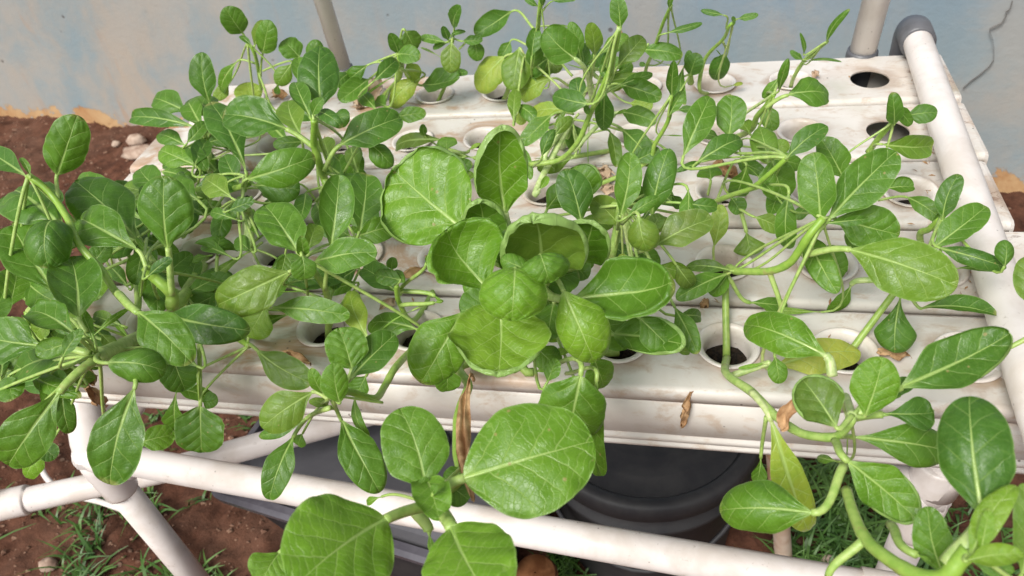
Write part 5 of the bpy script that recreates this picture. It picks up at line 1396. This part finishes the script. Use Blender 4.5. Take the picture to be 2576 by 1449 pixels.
lv(21, 'DD', [(1645, 790, 1600, 1215, 330, 5.5, 2, dict(lit=.35, sh='t', cup=-.35, p=(1660, 700, 6))), (1840, 880, 2350, 930, 160, 4.5, 4, dict(lit=.32, bend=.07, cup=.5, p=(1720, 800, 5), roll=-22))])
# ---- front right
plant('GG', 4, 4, 'sprawling front right plant with jointed stem and an orange shrivelled leaf', [(330, 1370, 4, 21), (520, 60, 6, 22), (700, 240, 7, 22), (860, 355, 8, 22), (1000, 395, 9, 22), (1160, 395, 10, 22), (1260, 300, 11.5, 22), (1280, 240, 12, 22)], 22, .0034, .0026, pale=.3)
lv(21, 'GG', [(1700, 1450, 2420, 1110, 420, 13, 14.5, dict(lit=.35, sh='e', cup=.1, bowl=(.45, 1.6, -.3), p=(1300, 1690, 11.5), pr=.003, roll=-5)), (1385, 1660, 1510, 1255, 360, 12, 15, dict(lit=.65, sh='e', cup=-.3, p=(1260, 1690, 12)))])
lv(22, 'GG', [(1140, 300, 900, -20, 370, 12.5, 13.5, dict(lit=.25, sh='e', bowl=(.8, 1.8), cup=0, roll=0)), (1500, 60, 1740, -20, 140, 11.5, 12, dict(lit=.15)), (1510, 228, 1900, 200, 280, 10.5, 11, dict(lit=.28, sh='t', cup=.3, tc=.9, p=(1260, 260, 11), pr=.0034, roll=-8)),
              (1290, 400, 2050, 510, 340, 8.5, 8, dict(lit=.32, sh='n', p=(1190, 390, 9.5), pr=.0026)), (1280, 610, 1740, 1000, 380, 11.5, 9.5, dict(lit=.5, sh='e', cup=0, bowl=(.5, 2.0, -.5), p=(1150, 430, 10), pr=.0030, roll=10)),
              (690, 340, 965, 1150, 310, 6, -3, dict(lit=.95, y=.35, sh='e', cup=.3, p=(520, 60, 6.5), pr=.0030, pale=1, bend=-.02)), (930, 970, 260, 960, 470, 9.5, 8, dict(lit=.42, sh='e', cup=-.2, k=.3, bowl=(-.9, 0), p=(1220, 610, 10), pr=.0030, roll=-10)),
              (590, 560, 560, 740, 130, 1, -1, dict(lit=.45, sh='n', p=(630, 250, 6), pr=.002)), (1150, 580, 990, 540, 80, 3, 1, dict(lit=.5)), (1230, 200, 1240, 590, 20, 6, 2, dict(lit=1, sh='n', pr=.003, pale=.9)),
              (1420, 170, 1510, 150, 90, 11, 12, dict(lit=.3)), (1450, 120, 1650, 80, 60, 10, 10, dict(sh='n', lit=.8))])
leaf(22, 'GG', 890, 70, 745, 350, 130, 10.5, 8, sh='e', mat=M_DRY, cup=.7, wave=.1, crumple=.3, label='shrivelled orange-brown leaf', p=(900, 200, 10))
plant('HH', 4, 6, 'front right corner plant with a huge dark oval leaf and curling lime new growth', [(1235, 800, 9, 22), (1290, 980, 10, 22), (1375, 1160, 11, 22), (1510, 1290, 12, 22), (1740, 1430, 13, 22), (1960, 1460, 14, 22), (2090, 1330, 15, 22), (2160, 1260, 15.5, 22)], 22, .0030, .0044, free=at(2090, 1180, .06))
lv(22, 'HH', [(2255, 940, 2160, 95, 560, 16.5, 19.5, dict(lit=.15, sh='e', cup=0, bowl=(-.7, 0), p=(2010, 1370, 14.5), pr=.0055, pale=.6, roll=-6)), (1960, 1400, 1850, 935, 320, 11, 13.5, dict(lit=.35, sh='e', p=(2000, 1480, 12))), (2200, 1270, 2480, 770, 260, 16, 18.5, dict(lit=.85, sh='e', cup=.7, y=.1, roll=-15)),
              (2170, 1330, 2560, 1280, 190, 16, 17, dict(lit=.9, y=.12, cup=.6, wave=.05)), (2250, 1250, 2320, 960, 130, 16.5, 18, dict(lit=.75, y=.05, cup=.8)), (2560, 1400, 2570, 760, 260, 14, 17, dict(lit=.35, sh='e')), (1100, 1460, 1090, 1560, 30, 9, 8, dict(sh='n', lit=.9, p=(1360, 1185, 11), pr=.0028)),
              (1770, 1290, 1880, 1350, 40, 12, 12, dict(sh='n', lit=.9, p=(1570, 1060, 9), pr=.0032)), (2200, 1340, 2500, 1410, 150, 14, 14, dict(lit=.35))])
plant('II', 3, 6, 'leaf tips reaching in from beyond the right edge of the picture', [(2620, 1100, 8), (2700, 1060, 9)], 21, .0028, .0026, free=at(2640, 800, 0.0))
lv(21, 'II', [(2700, 870, 2600, 490, 270, 11, 13, dict(lit=.3, sh='e')), (2440, 1180, 2400, 1200, 20, 8, 8, dict(sh='n', lit=.9, pr=.0022))])

# ---- withered leaves and debris lying on the channels
def dry_bit(tile, x, y, x2, y2, w, z0, z1, label, pal=False, seed=0):
    B = tat(tile, x, y, z0 / 100); T = tat(tile, x2, y2, z1 / 100)
    X = (T - B); L = X.length; X.normalize()
    view = (CAM - B); dist = view.length; view.normalize()
    N = (view - X * view.dot(X)).normalized(); Y = N.cross(X)
    W = w / 3 / FPX * dist
    V, F, U1, U2, mids = blade_local(L, W, 'e', .6, .3, .9, .5, .14, seed, nu=5, nv=14, crumple=.5)
    R = Matrix((X, Y, N)).transposed()
    o = mesh('withered_leaf', [R @ v for v in V], F, M_DRYP if pal else M_DRY, loc=B)
    tag(o, label, 'dry leaf')
for i, a in enumerate([
    (22, 60, 60, 0, 320, 60, 0, -4, 'thin curled dry leaf hanging down the front face of the rack', False),
    (21, 160, 800, 165, 900, 60, .6, -.5, 'small brown dry leaf in the gap behind the front channel', False),
    (21, 1480, 1190, 1720, 1240, 70, .6, .6, 'brown dry leaf lying under the kite-shaped leaf', False),
    (20, 250, 1240, 410, 1320, 110, 1, .6, 'brown dry leaf above the third channel pot on the right', False),
    (10, 290, 640, 110, 800, 130, 1.5, .8, 'pale withered stalk lying among the plants at left of the back channel', True),
    (10, 1930, 1290, 2060, 1330, 110, .8, 1, 'tan withered leaf clump behind the upright plant right of the head', True),
    (10, 1960, 1380, 2060, 1440, 100, .8, .8, 'pinkish shrivelled leaf right of the head', True),
    (11, 290, 880, 420, 800, 60, .4, .4, 'grey-brown dry leaf lying left of the big central head', True),
    (11, 440, 640, 680, 560, 60, .4, .4, 'brown stained dry scrap under the seedling beside the head', False),
    (1, 620, 1290, 720, 1449, 60, 1, 0, 'brown dry leaf hanging between the plants at the lower left', False),
    (2, 620, -30, 790, 170, 90, 1, -6, 'withered brown leaf strip hanging at the lower left corner', False),
    (1, 2150, 1200, 2340, 1300, 60, .5, .5, 'reddish dry leaf beside the front channel pot left of centre', False),
    (1, 1230, 790, 1400, 760, 40, .5, .5, 'pale dry stalk on the fourth channel at left', True),
    (20, 980, 540, 1030, 570, 40, .7, .7, 'tiny tan scrap on the rim of the back channel pot near its right end', True),
    (0, 2060, 700, 2160, 720, 60, .8, .8, 'thin brown dry stalk at the left end of the back channel', False)]):
    dry_bit(*a, seed=i)

def debris():
    rnd = random.Random(5)
    V, F = [], []
    for _ in range(170):
        if rnd.random() < .7: c = at(rnd.uniform(2330, 2480), rnd.uniform(150, 760), .0006)
        else: c = at(rnd.uniform(700, 2400), rnd.uniform(180, 900), .0006)
        if c.x > .46: continue
        a = rnd.uniform(0, 6.28); l = rnd.uniform(.001, .006); ww = rnd.uniform(.0004, .0012)
        d = Vector((math.cos(a), math.sin(a), 0)); e = Vector((-d.y, d.x, 0)); k = len(V)
        V += [c - d * l, c + e * ww + Vector((0, 0, .0012)), c + d * l, c - e * ww]
        F += [(k, k + 1, k + 2), (k, k + 2, k + 3)]
    tag(mesh('plant_debris', V, F, M_DRY, smooth=False), 'scattered brown flecks of dead plant matter on the channels', 'debris', kind='stuff')
debris()

def fillers():
    rnd = random.Random(77)
    cs = [(450, 560), (400, 620), (250, 520), (60, 640), (30, 720), (130, 760), (90, 860), (180, 940), (30, 900), (560, 440), (500, 520), (690, 480), (730, 560), (880, 420),
          (930, 560), (860, 520), (640, 560), (480, 700), (380, 900), (430, 880), (720, 700), (860, 700), (560, 760), (650, 740), (300, 560), (330, 500), (240, 560), (20, 820),
          (100, 960), (700, 330), (620, 300), (470, 400), (560, 360), (520, 330), (350, 700), (300, 620), (170, 690), (210, 820), (150, 860), (60, 930), (540, 700), (440, 760),
          (1420, 270), (1380, 170), (1500, 150), (1560, 200), (1330, 290), (1640, 560), (1570, 640), (1500, 560), (1890, 420), (1960, 500), (1330, 180), (920, 250), (880, 200)]
    keys = list(PLANTS)
    cs += [(x + rnd.uniform(-60, 60), y + rnd.uniform(-45, 45)) for x, y in cs[:41]]
    tall = [(x + rnd.uniform(-45, 45), y + rnd.uniform(-40, 30)) for x, y in cs[:41]]
    for n_, (x, y) in enumerate(cs + tall):
        z = rnd.uniform(2.5, 5.5) if n_ < len(cs) else rnd.uniform(5, 8)
        c = at(x, y, z / 100)
        key = min(keys, key=lambda k_: min((q_ - c).length for q_ in PLANTS[k_]['path']))
        sz = rnd.uniform(48, 76) * (0.6 + y / 1449 * .6)
        a = rnd.uniform(0, 6.28)
        dx, dy = math.cos(a) * sz * .85, math.sin(a) * sz * .7
        pth = PLANTS[key]['path']; lowz = [q_ for q_ in pth if q_.z < c.z + .02] or pth[:2]
        q = min(lowz, key=lambda q_: (q_ - c).length + rnd.uniform(0, .03))
        # origin is a point low on the stem
        PLANTS[key]['node'], keep = q, PLANTS[key]['node']
        leaf(0, key, (x - dx) * 3, (y - dy) * 3, (x + dx) * 3, (y + dy) * 3, sz * 2.7, z, z + rnd.uniform(-1, .8), lit=rnd.uniform(.25, .5), cup=rnd.uniform(-.3, .5), k=.5, sh=rnd.choice('oee'), pr=.0016)
        PLANTS[key]['node'] = keep
fillers()
